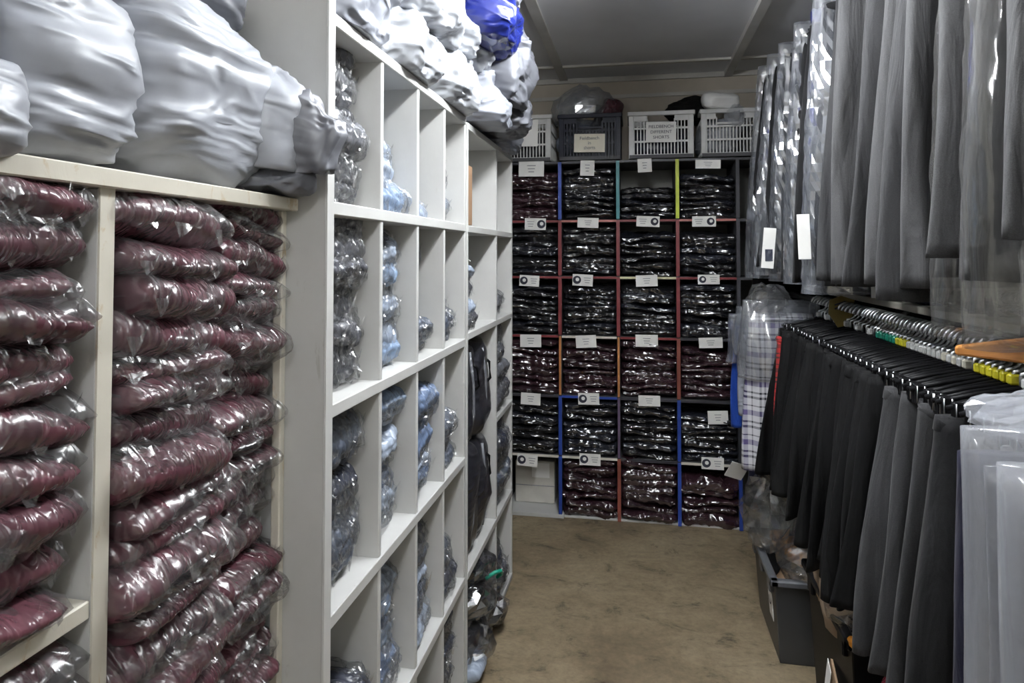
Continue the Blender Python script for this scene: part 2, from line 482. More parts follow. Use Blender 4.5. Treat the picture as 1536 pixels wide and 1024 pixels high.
# ---- soft sack standing on its underside
def sack(name, D, seed, n=54, m=40, amp=.012, lump=.06, fx=(6, 6, 30), e=.62, taper=0.0, lean=(0, 0), smooth=True):
    th = np.linspace(0, 2 * PI, n, endpoint=False); ph = np.linspace(-PI / 2, PI / 2, m)
    P = []
    def sp(v, p): return np.sign(v) * np.abs(v) ** p
    T, Ph = np.meshgrid(th, ph)
    x = sp(np.cos(Ph), e) * sp(np.cos(T), e); y = sp(np.cos(Ph), e) * sp(np.sin(T), e); z = sp(np.sin(Ph), e)
    x, y, z = x.ravel(), y.ravel(), z.ravel()
    rs = seed * 5.3
    k = 1 - taper * (z * .5 + .5)
    p = np.stack([x * k * D[0] / 2, y * k * D[1] / 2, z * D[2] / 2], 1)
    nr = np.stack([x, y, z], 1); nr /= np.maximum(np.linalg.norm(nr, axis=1, keepdims=True), 1e-6)
    g = fbm(p * 7 + rs, seed, 2) * lump
    w = vnoise(p * 5 + rs, seed + 4)[:, None] * np.array([[.0, .0, .035]])
    q = p + w
    c = ridged(np.stack([q[:, 0] * fx[0] + rs, q[:, 1] * fx[1], q[:, 2] * fx[2]], 1), seed + 2, 3) * amp
    p = p + nr * (g + c)[:, None]
    zz = (p[:, 2] + D[2] / 2)
    p[:, 0] += lean[0] * zz; p[:, 1] += lean[1] * zz
    p[:, 2] = np.maximum(zz, 0.0)
    F = []
    for i in range(m - 1):
        for j in range(n):
            F.append((i * n + j, i * n + (j + 1) % n, (i + 1) * n + (j + 1) % n, (i + 1) * n + j))
    return mesh_from(name, p, F, smooth)

# ---- crumpled clear bag or scrap
def crumple(name, D, seed, n=26, m=16, amp=.3):
    th = np.linspace(0, 2 * PI, n, endpoint=False); ph = np.linspace(-PI / 2, PI / 2, m)
    T, Ph = np.meshgrid(th, ph)
    nr = np.stack([np.cos(Ph) * np.cos(T), np.cos(Ph) * np.sin(T), np.sin(Ph)], 2).reshape(-1, 3)
    r = 1 + amp * ridged(nr * 2.2 + seed * 3.1, seed, 3) + amp * .5 * vnoise(nr * 6 + seed, seed + 8)
    p = nr * r[:, None] * np.array([D]) / 2
    p[:, 2] = np.maximum(p[:, 2] + D[2] / 2, 0)
    F = []
    for i in range(m - 1):
        for j in range(n):
            a, b, c, d = i * n + j, i * n + (j + 1) % n, (i + 1) * n + (j + 1) % n, (i + 1) * n + j
            F += [(a, b, c), (a, c, d)]
    return mesh_from(name, p, F, False)

# ---- hanging tube of cloth: origin at top centre, hangs down -Z, wide along X
def drape(name, wt, wb, L, t, seed, nt=44, nz=30, fold=.010, kf=26, sway=(0, 0), e=.55, flare=1.0, x0=0.0, cleft=0.0):
    th = np.linspace(0, 2 * PI, nt, endpoint=False); zz = np.linspace(0, 1, nz)
    V = []
    rs = seed * 3.77
    sp = lambda v, p: math.copysign(abs(v) ** p, v)
    rr = random.Random(seed)
    p1, p2 = rr.random() * 6, rr.random() * 6
    for f in zz:
        w = wt + (wb - wt) * f ** flare
        tk = t * (.55 + .45 * min(1, f * 3 + .2)) * (1 + .25 * math.sin(f * 5 + p1))
        for q in th:
            x = w / 2 * sp(math.cos(q), e); y = tk / 2 * sp(math.sin(q), .8)
            A = fold * (.25 + .9 * f)
            y += A * math.sin(kf * x + p1 + 1.7 * f + .6 * math.sin(3 * f + p2)) + A * .5 * math.sin(kf * 2.3 * x + p2 - 2 * f)
            if cleft: y *= 1 - cleft * math.exp(-((x + .12 * w) / (.05 * w)) ** 2) * min(1, f * 2)
            x += .012 * math.sin(4 * f + p2) * f + sway[0] * f
            V.append((x + x0, y + sway[1] * f, -L * f - .006 * math.sin(9 * x + p2) * f))
    V = np.array(V)
    c = .0025 * ridged(np.stack([V[:, 0] * 14 + rs, V[:, 1] * 14, V[:, 2] * 5], 1), seed + 1, 2)
    V[:, 1] += fold * 1.1 * fbm(np.stack([V[:, 0] * 22 + rs, V[:, 1] * 3, V[:, 2] * 3.2], 1), seed + 6, 2) * np.clip(-V[:, 2] / L * 2.5, .15, 1)
    V[:, 1] += c * np.sign(V[:, 1])
    F = []
    for i in range(nz - 1):
        for j in range(nt):
            F.append((i * nt + j, (i + 1) * nt + j, (i + 1) * nt + (j + 1) % nt, i * nt + (j + 1) % nt))
    F.append(tuple(range(nt))); F.append(tuple((nz - 1) * nt + j for j in range(nt))[::-1])
    return mesh_from(name, V, F, True)

def text(name, s, size, mat, parent, loc, rot=(PI / 2, 0, 0)):
    c = bpy.data.curves.new(name, 'FONT'); c.body = s; c.size = size; c.align_x = 'CENTER'; c.align_y = 'CENTER'
    c.extrude = .0003; c.materials.append(mat)
    tmp = bpy.data.objects.new('tmp', c)
    me = bpy.data.meshes.new_from_object(tmp); bpy.data.objects.remove(tmp)
    o = bpy.data.objects.new(name, me); COL.objects.link(o); o.parent = parent; o.location = loc; o.rotation_euler = rot
    return o

ORD = 'bottom second third fourth fifth sixth seventh eighth ninth tenth eleventh twelfth thirteenth fourteenth fifteenth sixteenth seventeenth eighteenth nineteenth twentieth twenty-first twenty-second twenty-third twenty-fourth twenty-fifth twenty-sixth'.split()
def up(i): return 'lowest' if i == 0 else ORD[i] + ' up'

# ================================================================== room
XL, XR, YB, YF, ZC = -1.10, 1.32, 4.22, -1.5, 2.61
def struct(name, a, b, mat):
    return prop(MB().span(a, b).build(name, mat), kind='structure')
wall_m = plain('beige_wall_paint', (.56, .50, .42), .8, var=.08, bump=(30, .1, .003))
side_m = plain('side_wall_paint', (.55, .53, .48), .8, var=.06)
ceil_m = plain('grey_ceiling_board', (.74, .75, .79), .5, var=.10, scale=1.5)
bat_m = plain('ceiling_batten_paint', (.58, .57, .55), .6)
struct('floor', (XL - .1, YF - .1, -.1), (XR + .1, YB + .1, 0), floor_mat())
struct('ceiling', (XL - .1, YF - .1, ZC), (XR + .1, YB + .1, ZC + .1), ceil_m)
struct('wall_back', (XL - .1, YB, 0), (XR + .1, YB + .1, ZC), wall_m)
struct('wall_left', (XL - .1, YF, 0), (XL, YB, ZC), side_m)
struct('wall_right', (XR, YF, 0), (XR + .1, YB, ZC), side_m)
struct('wall_front', (XL - .1, YF - .1, 0), (XR + .1, YF, ZC), side_m)
pale_trim = plain('pale_trim_paint', (.58, .56, .52), .55)
struct('trim_1', (XL, 3.90, ZC - .012), (XR, 3.925, ZC), pale_trim)
struct('trim_2', (XL, YB - .02, ZC - .03), (XR, YB, ZC), pale_trim)
struct('trim_3', (XL, YB - .014, 2.475), (XR, YB, 2.497), pale_trim)
struct('trim_4', (-.475, YF, ZC - .014), (-.425, YB, ZC), bat_m)
struct('trim_5', (.53, YF, ZC - .03), (.575, YB, ZC), bat_m)

# ceiling lamp above the frame, and an added fill lamp behind the camera
lamp_m = plain('lamp_housing', (.8, .8, .8), .4)
def tube_mat(name, k):
    em, ent, eo = new_mat(name)
    e = ent.nodes.new('ShaderNodeEmission'); e.inputs[0].default_value = (.95, .98, 1, 1); e.inputs[1].default_value = k
    ent.links.new(e.outputs[0], eo.inputs[0]); return em
def tube_lamp(x, y, em, label, L=1.4, drop=.10):
    t = thing('fluorescent_lamp', label, 'lamp', (x, y, ZC - drop))
    MB().box((0, 0, -.025), (.10, L, .05), bev=.004).build('housing', lamp_m, t)
    for sy in (-.4, .4): MB().tube([(0, sy * L, 0), (0, sy * L, drop)], .006, 8).build('hanging_rod', lamp_m, t)
    for sx in (-.030, .030):
        MB().tube([(sx, -L / 2 + .03, -.075), (sx, L / 2 - .03, -.075)], .013, 10).build('tube', em, t, True)
    for sy in (-1, 1): MB().box((0, sy * (L / 2 - .015), -.07), (.09, .025, .05)).build('end_cap', lamp_m, t)
tube_lamp(-.02, 1.72, tube_mat('fluorescent_tube', 56), 'fluorescent tube lamp on the ceiling above the aisle')
tube_lamp(.12, -.75, tube_mat('fill_fluorescent_tube', 32), 'added fluorescent fill lamp on the ceiling behind the camera')  # unseen lamp, added as frontal fill for the back unit

# ================================================================== pigeonhole units on the aisle side
FX = -.575                     # front plane of the white pigeonholes
BX = -.93
def board(name, a, b, mat, parent): return MB().span(a, b, bev=.002).build(name, mat, parent)

u1 = thing('pigeonhole_unit', 'tall white four-column pigeonhole unit behind the end panel', 'shelving unit')
Y1 = [1.19, 1.449, 1.707, 1.958, 2.205]
ROWZ = [.03, .415, .815, 1.212, 1.600, 1.967]
board('end_panel', (XL + .01, Y1[0] - .022, 0), (FX, Y1[0], 2.12), W_PANEL, u1)
MB().span((FX - .0, Y1[0] - .024, 0), (FX + .004, Y1[0] + .004, 2.12)).build('edge_strip', W_PAINT, u1)
for y in Y1[1:]: board('divider', (BX, y - .008, .0), (FX, y + .008, ROWZ[-1]), W_PAINT, u1)
for z in ROWZ: board('shelf', (BX, Y1[0], z - .026), (FX + .003, Y1[-1], z), W_PAINT, u1)
board('back_panel', (BX - .01, Y1[0], 0), (BX, Y1[-1], ROWZ[-1]), W_PAINT, u1)

u2 = thing('pigeonhole_unit', 'white two-column pigeonhole unit between the four-column unit and back wall', 'shelving unit')
Y2 = [2.24, 2.725, 3.075]
for y in Y2: board('divider', (BX, y - .010, 0), (FX, y + .010, 1.955), W_PAINT, u2)
for z in (.03, .41, 1.225, 1.597, 1.955): board('shelf', (BX, Y2[0], z - .024), (FX + .002, Y2[-1], z), W_PAINT, u2)
board('shelf', (BX, Y2[1], .80), (FX + .002, Y2[2], .822), W_PAINT, u2)
board('back_panel', (BX - .01, Y2[0], 0), (BX, Y2[-1], 1.955), W_PAINT, u2)
board('face_strip', (FX - .02, Y2[0] + .0105, 1.60), (FX - .003, Y2[0] + .075, 1.81), TIMBER, u2)

MX = -.642                     # front plane of the maroon bay
u0 = thing('pigeonhole_unit', 'cream edged white shelf unit full of maroon packets', 'shelving unit')
DY = .713
board('divider', (XL + .01, DY - .011, .3), (MX, DY + .011, 1.58), W_PANEL, u0)
MB().span((MX, DY - .0115, .3), (MX + .003, DY + .0115, 1.585)).build('edge_strip', W_PAINT2, u0)
board('top_board', (XL + .01, -.3, 1.580), (MX + .012, 1.166, 1.604), W_PAINT2, u0)
board('shelf', (XL + .01, -.3, 1.066), (MX, DY - .012, 1.088), W_PAINT2, u0)
board('shelf', (XL + .01, -.3, .90), (MX, DY - .012, .92), W_PAINT2, u0)
board('shelf', (XL + .01, DY + .012, .50), (MX, 1.166, .522), W_PAINT2, u0)
board('side_panel', (XL + .01, -.32, 0), (MX, -.30, 1.604), W_PANEL, u0)
board('back_panel', (XL + .002, -.30, 0), (XL + .01, 1.166, 1.58), W_PANEL, u0)
board('edge_post', (MX - .03, 1.15, .3), (MX - .012, 1.167, 1.58), W_PAINT2, u0)
board('plinth', (XL + .01, -.3, 0), (MX - .02, 1.166, .30), W_PANEL, u0)

# ================================================================== maroon packets
MJ = [packet('folded_jumper', .36, .25, .046, s, 30, 40, warp=.007, crinkle=.004) for s in range(1, 7)]
MF = [packet('plastic_bag', .375, .258, .052, s + 40, *((36, 50) if s % 2 else (24, 34)), warp=.007, crinkle=.0055 if s % 2 else .010, cf=(14, 30, 34), fins=.020, side=.012, smooth=bool(s % 2)) for s in range(1, 7)]

def jumper(k, loc, rot, sc, label, group, mats, mi):
    t = thing('bagged_jumper', label, 'bagged clothing', loc, rot, group)
    j = link('folded_jumper', MJ[k % 6], mats[mi % len(mats)], t, scale=sc)
    f = link('plastic_bag', MF[(k * 5 + 1) % 6], FILM, t, loc=(0, 0, -.002), scale=sc)
    return t

def maroon_pile(x, y, z0, z1, pitch, w, where, group, jit=.014, zt=None, dx=0, tilt=(0, 0)):
    z, i = z0, 0
    while z < z1 - .02:
        p = pitch * rnd.uniform(.78, 1.3)
        sc = (rnd.uniform(.92, 1.03), w / .25 * rnd.uniform(.93, 1.03), p / .046 * 1.32)
        f = (z - z0) / (z1 - z0)
        rot = (tilt[0] + (tilt[1] - tilt[0]) * f + rnd.uniform(-.05, .05), rnd.uniform(-.03, .06), rnd.uniform(-.12, .12))
        jumper(rnd.randrange(6), (x + rnd.uniform(-jit, jit) + dx * (z - z0), y + rnd.uniform(-.008, .008), z), rot, sc,
               'maroon bagged jumper, %s in the pile %s' % (up(i), where), group, MAROON, rnd.randrange(3))
        z += p; i += 1

maroon_pile(-.80, .846, .524, 1.56, .047, .222, 'beside the cream divider edge', 'maroon jumpers beside the cream divider', tilt=(.16, -.16))
maroon_pile(-.835, 1.058, .524, 1.565, .041, .195, 'against the tall end panel', 'maroon jumpers against the end panel', tilt=(.20, -.20))
maroon_pile(-.815, .56, 1.089, 1.555, .043, .25, 'above the slanting lower shelf', 'maroon jumpers above the lower shelf')
maroon_pile(-.80, .565, .921, 1.03, .042, .24, 'under the lower shelf', 'maroon jumpers under the lower shelf')

# ================================================================== shirts in the white pigeonholes
SJ = [packet('folded_shirt', .28, .205, .040, s + 70, 46, 46, warp=.008, crinkle=.007, lump=.1, cf=(26, 40, 50), pa=7, pb=24, folds=3) for s in range(1, 7)]
SF = [packet('plastic_bag', .290, .209, .042, s + 90, 30, 40, warp=.008, crinkle=.012, cf=(30, 48, 60), fins=.030, side=.006, pa=7, pb=24, lump=.12, smooth=False, folds=2) for s in range(1, 7)]
COLN = ['first', 'second', 'third', 'fourth']
ROWN = {'A': 'top row', 'B': 'second row', 'C': 'third row', 'D': 'fourth row', 'E': 'bottom row'}
ROWB = {'A': 4, 'B': 3, 'C': 2, 'D': 1, 'E': 0}

def shirt_pile(yc, zb, w, n, pitch, mats, cname, tag, fx=-.605, recess=None, kind='shirt'):
    z = zb + .001
    for i in range(n):
        p = pitch * rnd.uniform(.8, 1.25)
        sc = (rnd.uniform(.9, 1.05), w / .205 * rnd.uniform(.9, 1.0), p / .040 * 1.55)
        x = fx - .14 + rnd.uniform(-.035, .018) - (recess[i] if recess else 0)
        mi = rnd.randrange(len(mats)); m, nm = mats[mi]
        t = thing('bagged_' + kind, '%s bagged %s, %s, %s' % (nm, kind, up(i), tag), 'bagged clothing',
                  (x, yc + rnd.uniform(-.006, .006), z), (rnd.uniform(-.12, .12) * (i > 0), rnd.uniform(-.04, .09) * (i > 0), rnd.uniform(-.09, .09)), cname)
        link('folded_' + kind, SJ[rnd.randrange(6)], m, t, scale=sc)
        link('plastic_bag', SF[rnd.randrange(6)], FILM_FINE, t, loc=(0, 0, -.002), scale=sc)
        z += p

g0, g1, g2 = [(GREYB[0], 'grey'), (GREYB[1], 'pale grey'), (GREYB[2], 'dark grey')]
b0, b1, b2 = [(BLUEB[0], 'sky blue'), (BLUEB[1], 'pale blue'), (BLUEB[2], 'mid blue')]
n0, n1, n2 = [(NAVYB[0], 'navy'), (NAVYB[1], 'dark navy grey'), (NAVYB[2], 'slate')]
spec = {  # column, row -> count, pitch, colours, how far each is pushed back
    (0, 'A'): (8, .042, [g0, g1, g2]), (1, 'A'): (4, .040, [b1, b0, b1]), (2, 'A'): (1, .03, [b1]), (3, 'A'): (5, .040, [n2, b1, g1]),
    (0, 'B'): (8, .042, [g0, g2, g0]), (1, 'B'): (8, .041, [b0, b1, g1, n2]), (2, 'B'): (7, .042, [b1, n2, g1], [0, 0, .12, .14, .13, .02, 0]), (3, 'B'): (3, .038, [b1, n2]),
    (0, 'C'): (6, .044, [n1, n2, n0]), (1, 'C'): (8, .041, [b2, b0, b1]), (2, 'C'): (7, .038, [b1, n2, b2]), (3, 'C'): (4, .038, [n2, n0]),
    (0, 'D'): (4, .040, [n1, n0]), (1, 'D'): (6, .042, [b0, b2, b1]), (2, 'D'): (7, .038, [n2, b1, g1]), (3, 'D'): (3, .040, [n2, n1]),
    (1, 'E'): (3, .04, [b2, n2]), (2, 'E'): (3, .04, [n2, b1]), (3, 'E'): (7, .038, [n1, n2, g0])}
for (c, r), v in spec.items():
    yc = (Y1[c] + Y1[c + 1]) / 2
    shirt_pile(yc - .004, ROWZ[ROWB[r]], .228, v[0], v[1], v[2], 'shirts in the %s column, %s' % (COLN[c], ROWN[r]),
               '%s pigeonhole column, %s' % (COLN[c], ROWN[r]), recess=v[3] if len(v) > 3 else None)
# two-column unit
ya, yb = (Y2[0] + Y2[1]) / 2, (Y2[1] + Y2[2]) / 2
shirt_pile(ya - .11, 1.597 - .372, .22, 7, .036, [g0, n2, b1], 'shirts in the wide column, second row', 'wide column of the two-column unit, second row')
shirt_pile(yb, 1.225, .25, 2, .034, [g1, g0], 'shirts in the narrow column, second row', 'narrow column of the two-column unit, second row')
shirt_pile(yb, .822, .26, 8, .044, [g0, g1, n1], 'bags in the narrow column, third row', 'narrow column, third row, two-column unit', fx=-.585)
shirt_pile(yb, .41, .26, 8, .044, [n2, n0, g1], 'bags in the narrow column, fourth row', 'narrow column, fourth row, two-column unit', fx=-.585)
shirt_pile(yb, .03, .24, 5, .045, [n1, g0], 'bags in the narrow column, bottom row', 'narrow column, bottom row, two-column unit')

# big black zipped garment bags standing in the wide column
for i, (y, z, w, h, ln) in enumerate([(2.36, .412, .20, .40, 0), (2.57, .412, .22, .39, .02), (2.37, .80, .20, .38, 0), (2.57, .80, .22, .37, -.02)]):
    t = thing('black_garment_bag', 'black folded garment bag %s in the wide column' % ['lower one by the near divider', 'lower one by the far divider', 'upper one by the near divider', 'upper one by the far divider'][i],
              'garment bag', (-.75, y, z), (0, 0, 0), 'black garment bags in the wide column')
    link('bag_body', sack('bag_body', (.32, w, h), 200 + i, amp=.010, lump=.03, fx=(8, 16, 6), e=.4), SACK[3], t)
    MB().tube([(.15 + .004, -.02, h * .9), (.163, 0, h * .6), (.163, .01, h * .3), (.15, .0, h * .08)], .006, 6).build('zip', GREYB[1], t, True)
    MB().tube([(.14, .05, h * .78), (.166, .055, h * .72), (.17, .055, h * .55), (.14, .05, h * .46)], .006, 6).build('strap', BLK_PLASTIC, t, True)
# bottom of the wide column: loose dark bags
for i, (y, z, d, m, nm) in enumerate([(2.38, .03, (.30, .24, .15), SACK[3], 'black shiny'), (2.60, .03, (.30, .22, .16), BLACK[1], 'black crinkled'), (2.40, .17, (.28, .22, .13), BLACK[0], 'black slumped'),
                                      (2.60, .18, (.28, .22, .12), NAVYB[0], 'navy crinkled'), (2.48, .28, (.26, .2, .10), BLACK[2], 'dark topmost')]):
    t = thing('bagged_sportswear', '%s bag of sportswear at the bottom of the wide column' % nm, 'bagged clothing', (-.70, y, z), (0, 0, rnd.uniform(-.2, .2)), 'dark bags at the bottom of the wide column')
    link('folded_clothes', sack('folded_clothes', d, 220 + i, amp=.016, lump=.07, fx=(14, 16, 20)), m, t)
    link('plastic_bag', crumple('plastic_bag', (d[0] * 1.12, d[1] * 1.05, d[2] * 1.1), 230 + i), FILM_CRUMPLE, t)
o = link('plastic_hook', MB().tube([(0, 0, .0), (.03, .01, .02), (.05, .03, .02), (.05, .05, 0), (.03, .06, -.02)], .007, 6).mesh('plastic_hook', True), GREEN, None, (-.555, 2.44, .30))
prop(o, 'green plastic hook among the black bags', 'hook')
o = link('white_packet', packet('white_packet', .16, .12, .05, 301, 18, 18), BLUEB[1], None, (-.62, 2.31, .031)); prop(o, 'small white packet on the lowest board beside the black bags', 'packet')
# a black strap on a nail in the second row of the wide column
o = MB().tube([(-.60, 2.262, 1.56), (-.585, 2.268, 1.50), (-.59, 2.275, 1.42), (-.60, 2.28, 1.36)], .006, 6).build('hanging_strap', BLK_PLASTIC, None, True)
prop(o, 'thin black strap hanging inside the wide column, second row', 'strap')

# ================================================================== sacks on the top boards
def mailer(loc, D, seed, mat, label, rot=(0, 0, 0), group='mailing sacks on the shelf tops', name='mailing_sack', **kw):
    o = link(name, sack(name, D, seed, **kw), mat, None, loc, rot)
    return prop(o, label, 'mailing bag', group)
TZ = 1.605
ZS = dict(amp=.020, lump=.035, fx=(4, 4, 22), n=110, m=90, e=.55)
mailer((-.83, .965, TZ), (.42, .36, .295), 1, SACK[0], 'widest white sack on the cream board, creased in level rings', (0, 0, .05), taper=.08, **ZS)
mailer((-.83, .665, TZ), (.42, .235, .245), 2, SACK[0], 'upright white sack second along the cream board', (0, 0, .06), taper=.12, **ZS)
mailer((-.79, .455, TZ), (.42, .25, .10), 3, SACK[0], 'low white sack lying at the near end of the cream board', (0, .05, .12), **ZS)
mailer((-.80, .42, TZ + .085), (.40, .26, .22), 4, SACK[0], 'white sack leaning on the low one at the near end', (0, 0, .15), **ZS)
mailer((-.86, .61, TZ + .225), (.40, .26, .14), 5, SACK[1], 'white sack lying across the upright one', (0, 0, .1), **ZS)
mailer((-.88, .93, TZ + .28), (.40, .40, .12), 6, SACK[2], 'grey sack lying on top of the widest sack', (0, 0, .1), **ZS)
mailer((-.72, 1.105, TZ + .05), (.16, .10, .20), 7, SACK[0], 'crumpled white bag squeezed between the widest sack and end panel', (0, .1, .2), amp=.022, lump=.08, fx=(14, 16, 14))
mailer((-.625, 1.115, TZ + .045), (.16, .07, .125), 8, SACK[2], 'slanting grey bag leaning against the end panel', (0, .25, .1), amp=.024, lump=.03, fx=(12, 14, 16), e=.35, n=90, m=70)
mailer((-.665, 1.095, TZ), (.17, .11, .046), 9, SACK[2], 'small flat grey bag on the cream board beside the end panel', (0, 0, .1), amp=.018, lump=.04, fx=(14, 14, 22), n=80, m=40)

CZ = 1.968
WS = dict(amp=.030, lump=.05, fx=(8, 8, 17), n=110, m=80, e=.55)
mailer((-.73, 1.36, CZ), (.34, .30, .13), 11, SACK[1], 'grey white sack nearest the end panel on the white unit', (0, .0, .1), **WS)
mailer((-.74, 1.40, CZ + .11), (.34, .34, .14), 12, SACK[1], 'sack stacked on the one nearest the end panel', (0, 0, .2), **WS)
mailer((-.72, 1.70, CZ), (.36, .32, .16), 13, HEAP, 'bright white sack over the second and third columns', (0, 0, -.1), **WS)
mailer((-.70, 1.78, CZ + .14), (.36, .36, .18), 14, HEAP, 'bright white sack stacked over the third column', (0, 0, .15), **WS)
mailer((-.70, 2.04, CZ), (.36, .34, .18), 15, HEAP, 'white sack low over the fourth column', (0, 0, .1), **WS)
mailer((-.68, 2.15, CZ + .16), (.36, .34, .22), 16, HEAP, 'white sack high over the fourth column', (0, 0, -.1), **WS)
mailer((-.575, 2.17, CZ + .235), (.34, .32, .17), 17, SACK[4], 'shiny royal blue sack on top of the white sacks', (0, .15, .1), **WS)
mailer((-.66, 2.40, CZ), (.36, .30, .20), 18, SACK[1], 'pale sack over the start of the two-column unit', (0, 0, .1), **WS)
mailer((-.58, 2.46, CZ + .10), (.34, .32, .30), 19, SACK[2], 'grey sack bulging over the aisle below the blue sack', (0, .1, .15), **WS)
mailer((-.60, 2.66, CZ + .02), (.38, .26, .13), 20, SACK[2], 'grey sack over the middle of the two-column unit', (0, .05, .2), **WS)
mailer((-.57, 2.56, CZ + .075), (.28, .20, .05), 21, SACK[3], 'black flap of a sack poking out over the aisle', (0, .22, .25), amp=.010, lump=.03, fx=(10, 10, 20))
mailer((-.70, 2.90, CZ - .010), (.34, .26, .10), 22, SACK[1], 'blue grey bag slumped on the far end of the two-column unit', (0, .1, .1), **WS)
mailer((-.60, 2.28, CZ + .44), (.34, .34, .14), 23, HEAP, 'white sack highest on the heap under the ceiling', (0, 0, .1), **WS)
mailer((-.655, 1.93, CZ + .30), (.30, .24, .12), 24, SACK[4], 'navy blue bag folded between the white sacks', (0, .1, .5), **WS)

# ================================================================== back shelving
BY = 3.82
XS = [-.762, -.434, -.104, .224, .546, .872]
ZR = [.0, .352, .692, 1.032, 1.370, 1.692, 2.030]
ub = thing('pigeonhole_unit', 'back wall pigeonhole unit with coloured edge strips and dark packets', 'shelving unit')
DARKW = plain('dark_board', (.06, .06, .065), .6)
BACKP = plain('grey_backing_board', (.30, .30, .28), .7)
for x in XS: board('divider', (x - .008, BY + .002, 0), (x + .008, YB - .02, ZR[-1]), DARKW, ub)
for z in ZR[1:]: board('shelf', (XS[0], BY + .004, z - .016), (XS[-1], YB - .02, z), DARKW, ub)
board('base_board', (XS[0], BY - .01, 0), (XS[1] + .02, YB - .02, .022), W_PAINT, ub)
board('base_board', (XS[1] + .02, BY + .01, 0), (XS[-1], YB - .02, .012), W_PAINT, ub)
board('back_panel', (XS[0], YB - .02, 0), (XS[-1], YB - .008, ZR[-1]), BACKP, ub)
STR = {k: plain('strip_' + k, c, .45) for k, c in dict(red=(.22, .035, .04), blue=(.02, .06, .32), teal=(.05, .25, .28), lime=(.52, .58, .04), orange=(.48, .20, .07), purple=(.13, .09, .16), white=(.65, .62, .55),
                                                     pink=(.45, .16, .14), dark=(.04, .04, .05), rust=(.25, .07, .05), cream=(.62, .60, .38)).items()}
vcol = {1: ['blue', 'blue', 'orange', 'red', 'red', 'blue'], 2: ['rust', 'purple', 'orange', 'red', 'red', 'teal'], 3: ['blue', 'blue', 'rust', 'red', 'red', 'lime'], 4: ['blue', 'dark', 'dark', 'dark', 'dark', 'dark']}
for d, cs in vcol.items():
    for r, c in enumerate(cs):
        w = .006 if c in ('orange', 'purple') else .0095
        MB().span((XS[d] - w, BY - .008, ZR[r] + .004), (XS[d] + w, BY + .004, ZR[r + 1] - .004)).build('edge_strip', STR[c], ub)
hcol = {1: ['white', 'white', 'dark', 'white'], 2: ['dark', 'blue', 'dark', 'dark'], 3: ['red', 'white', 'red', 'dark'], 4: ['red', 'red', 'cream', 'red'], 5: ['red', 'pink', 'red', 'pink'], 6: ['dark', 'dark', 'dark', 'dark']}
for r, cs in hcol.items():
    for c, k in enumerate(cs):
        MB().span((XS[c] + .010, BY - .005, ZR[r] - .013), (XS[c + 1] - .010, BY + .004, ZR[r] - .001)).build('edge_strip', STR[k], ub)
# bin labels: photo position of each card, with emblem side
cards = [(797, 253, 36, 20, 0), (881, 252, 20, 20, 0), (967, 248, 20, 18, 0), (1062, 246, 36, 12, 0),
         (803, 336, 30, 15, 1), (882, 334, 30, 13, 0), (972, 332, 33, 14, 1), (1056, 332, 34, 14, 1),
         (794, 421, 28, 14, -1), (874, 420, 29, 15, -1), (970, 421, 31, 15, 0), (1063, 419, 31, 13, -1),
         (796, 511, 30, 16, 0), (879, 512, 29, 16, 0), (970, 511, 32, 16, 0), (1066, 514, 34, 14, 0),
         (796, 598, 28, 15, 0), (883, 598, 30, 15, -1), (974, 601, 31, 14, 0), (1077, 626, 29, 18, 0),
         (791, 690, 29, 15, -1), (885, 689, 30, 15, -1), (1069, 695, 32, 16, -1)]
for u, v, w, h, em_ in cards:
    c = at(u, v, Y=BY - .011); s = (at(u + 1, v, Y=BY) - at(u, v, Y=BY)).x
    w_, h_ = w * s * 1.05, h * s * 1.15
    cd = MB().box((0, 0, 0), (w_, .0012, h_)).build('shelf_label', PAPER, ub, loc=c, rot=(rnd.uniform(-.05, .02), rnd.uniform(-.06, .06), 0))
    ex = em_ * w_ * .28
    if em_:
        r_ = h_ * .36
        MB().tube([(ex, -.0006, 0), (ex, -.0014, 0)], r_, 20).build('emblem', INK, cd)
        MB().tube([(ex + r_ * .1, -.0012, r_ * .1), (ex + r_ * .1, -.0020, r_ * .1)], r_ * .45, 12).build('emblem_mark', PAPER, cd)
    ln = MB()
    for k in range(3): ln.box((-ex * .8, -.0009, h_ * (.2 - .2 * k)), (w_ * (.34 - .06 * k), .0006, h_ * .055))
    ln.build('printed_lines', FAINT_INK, cd)

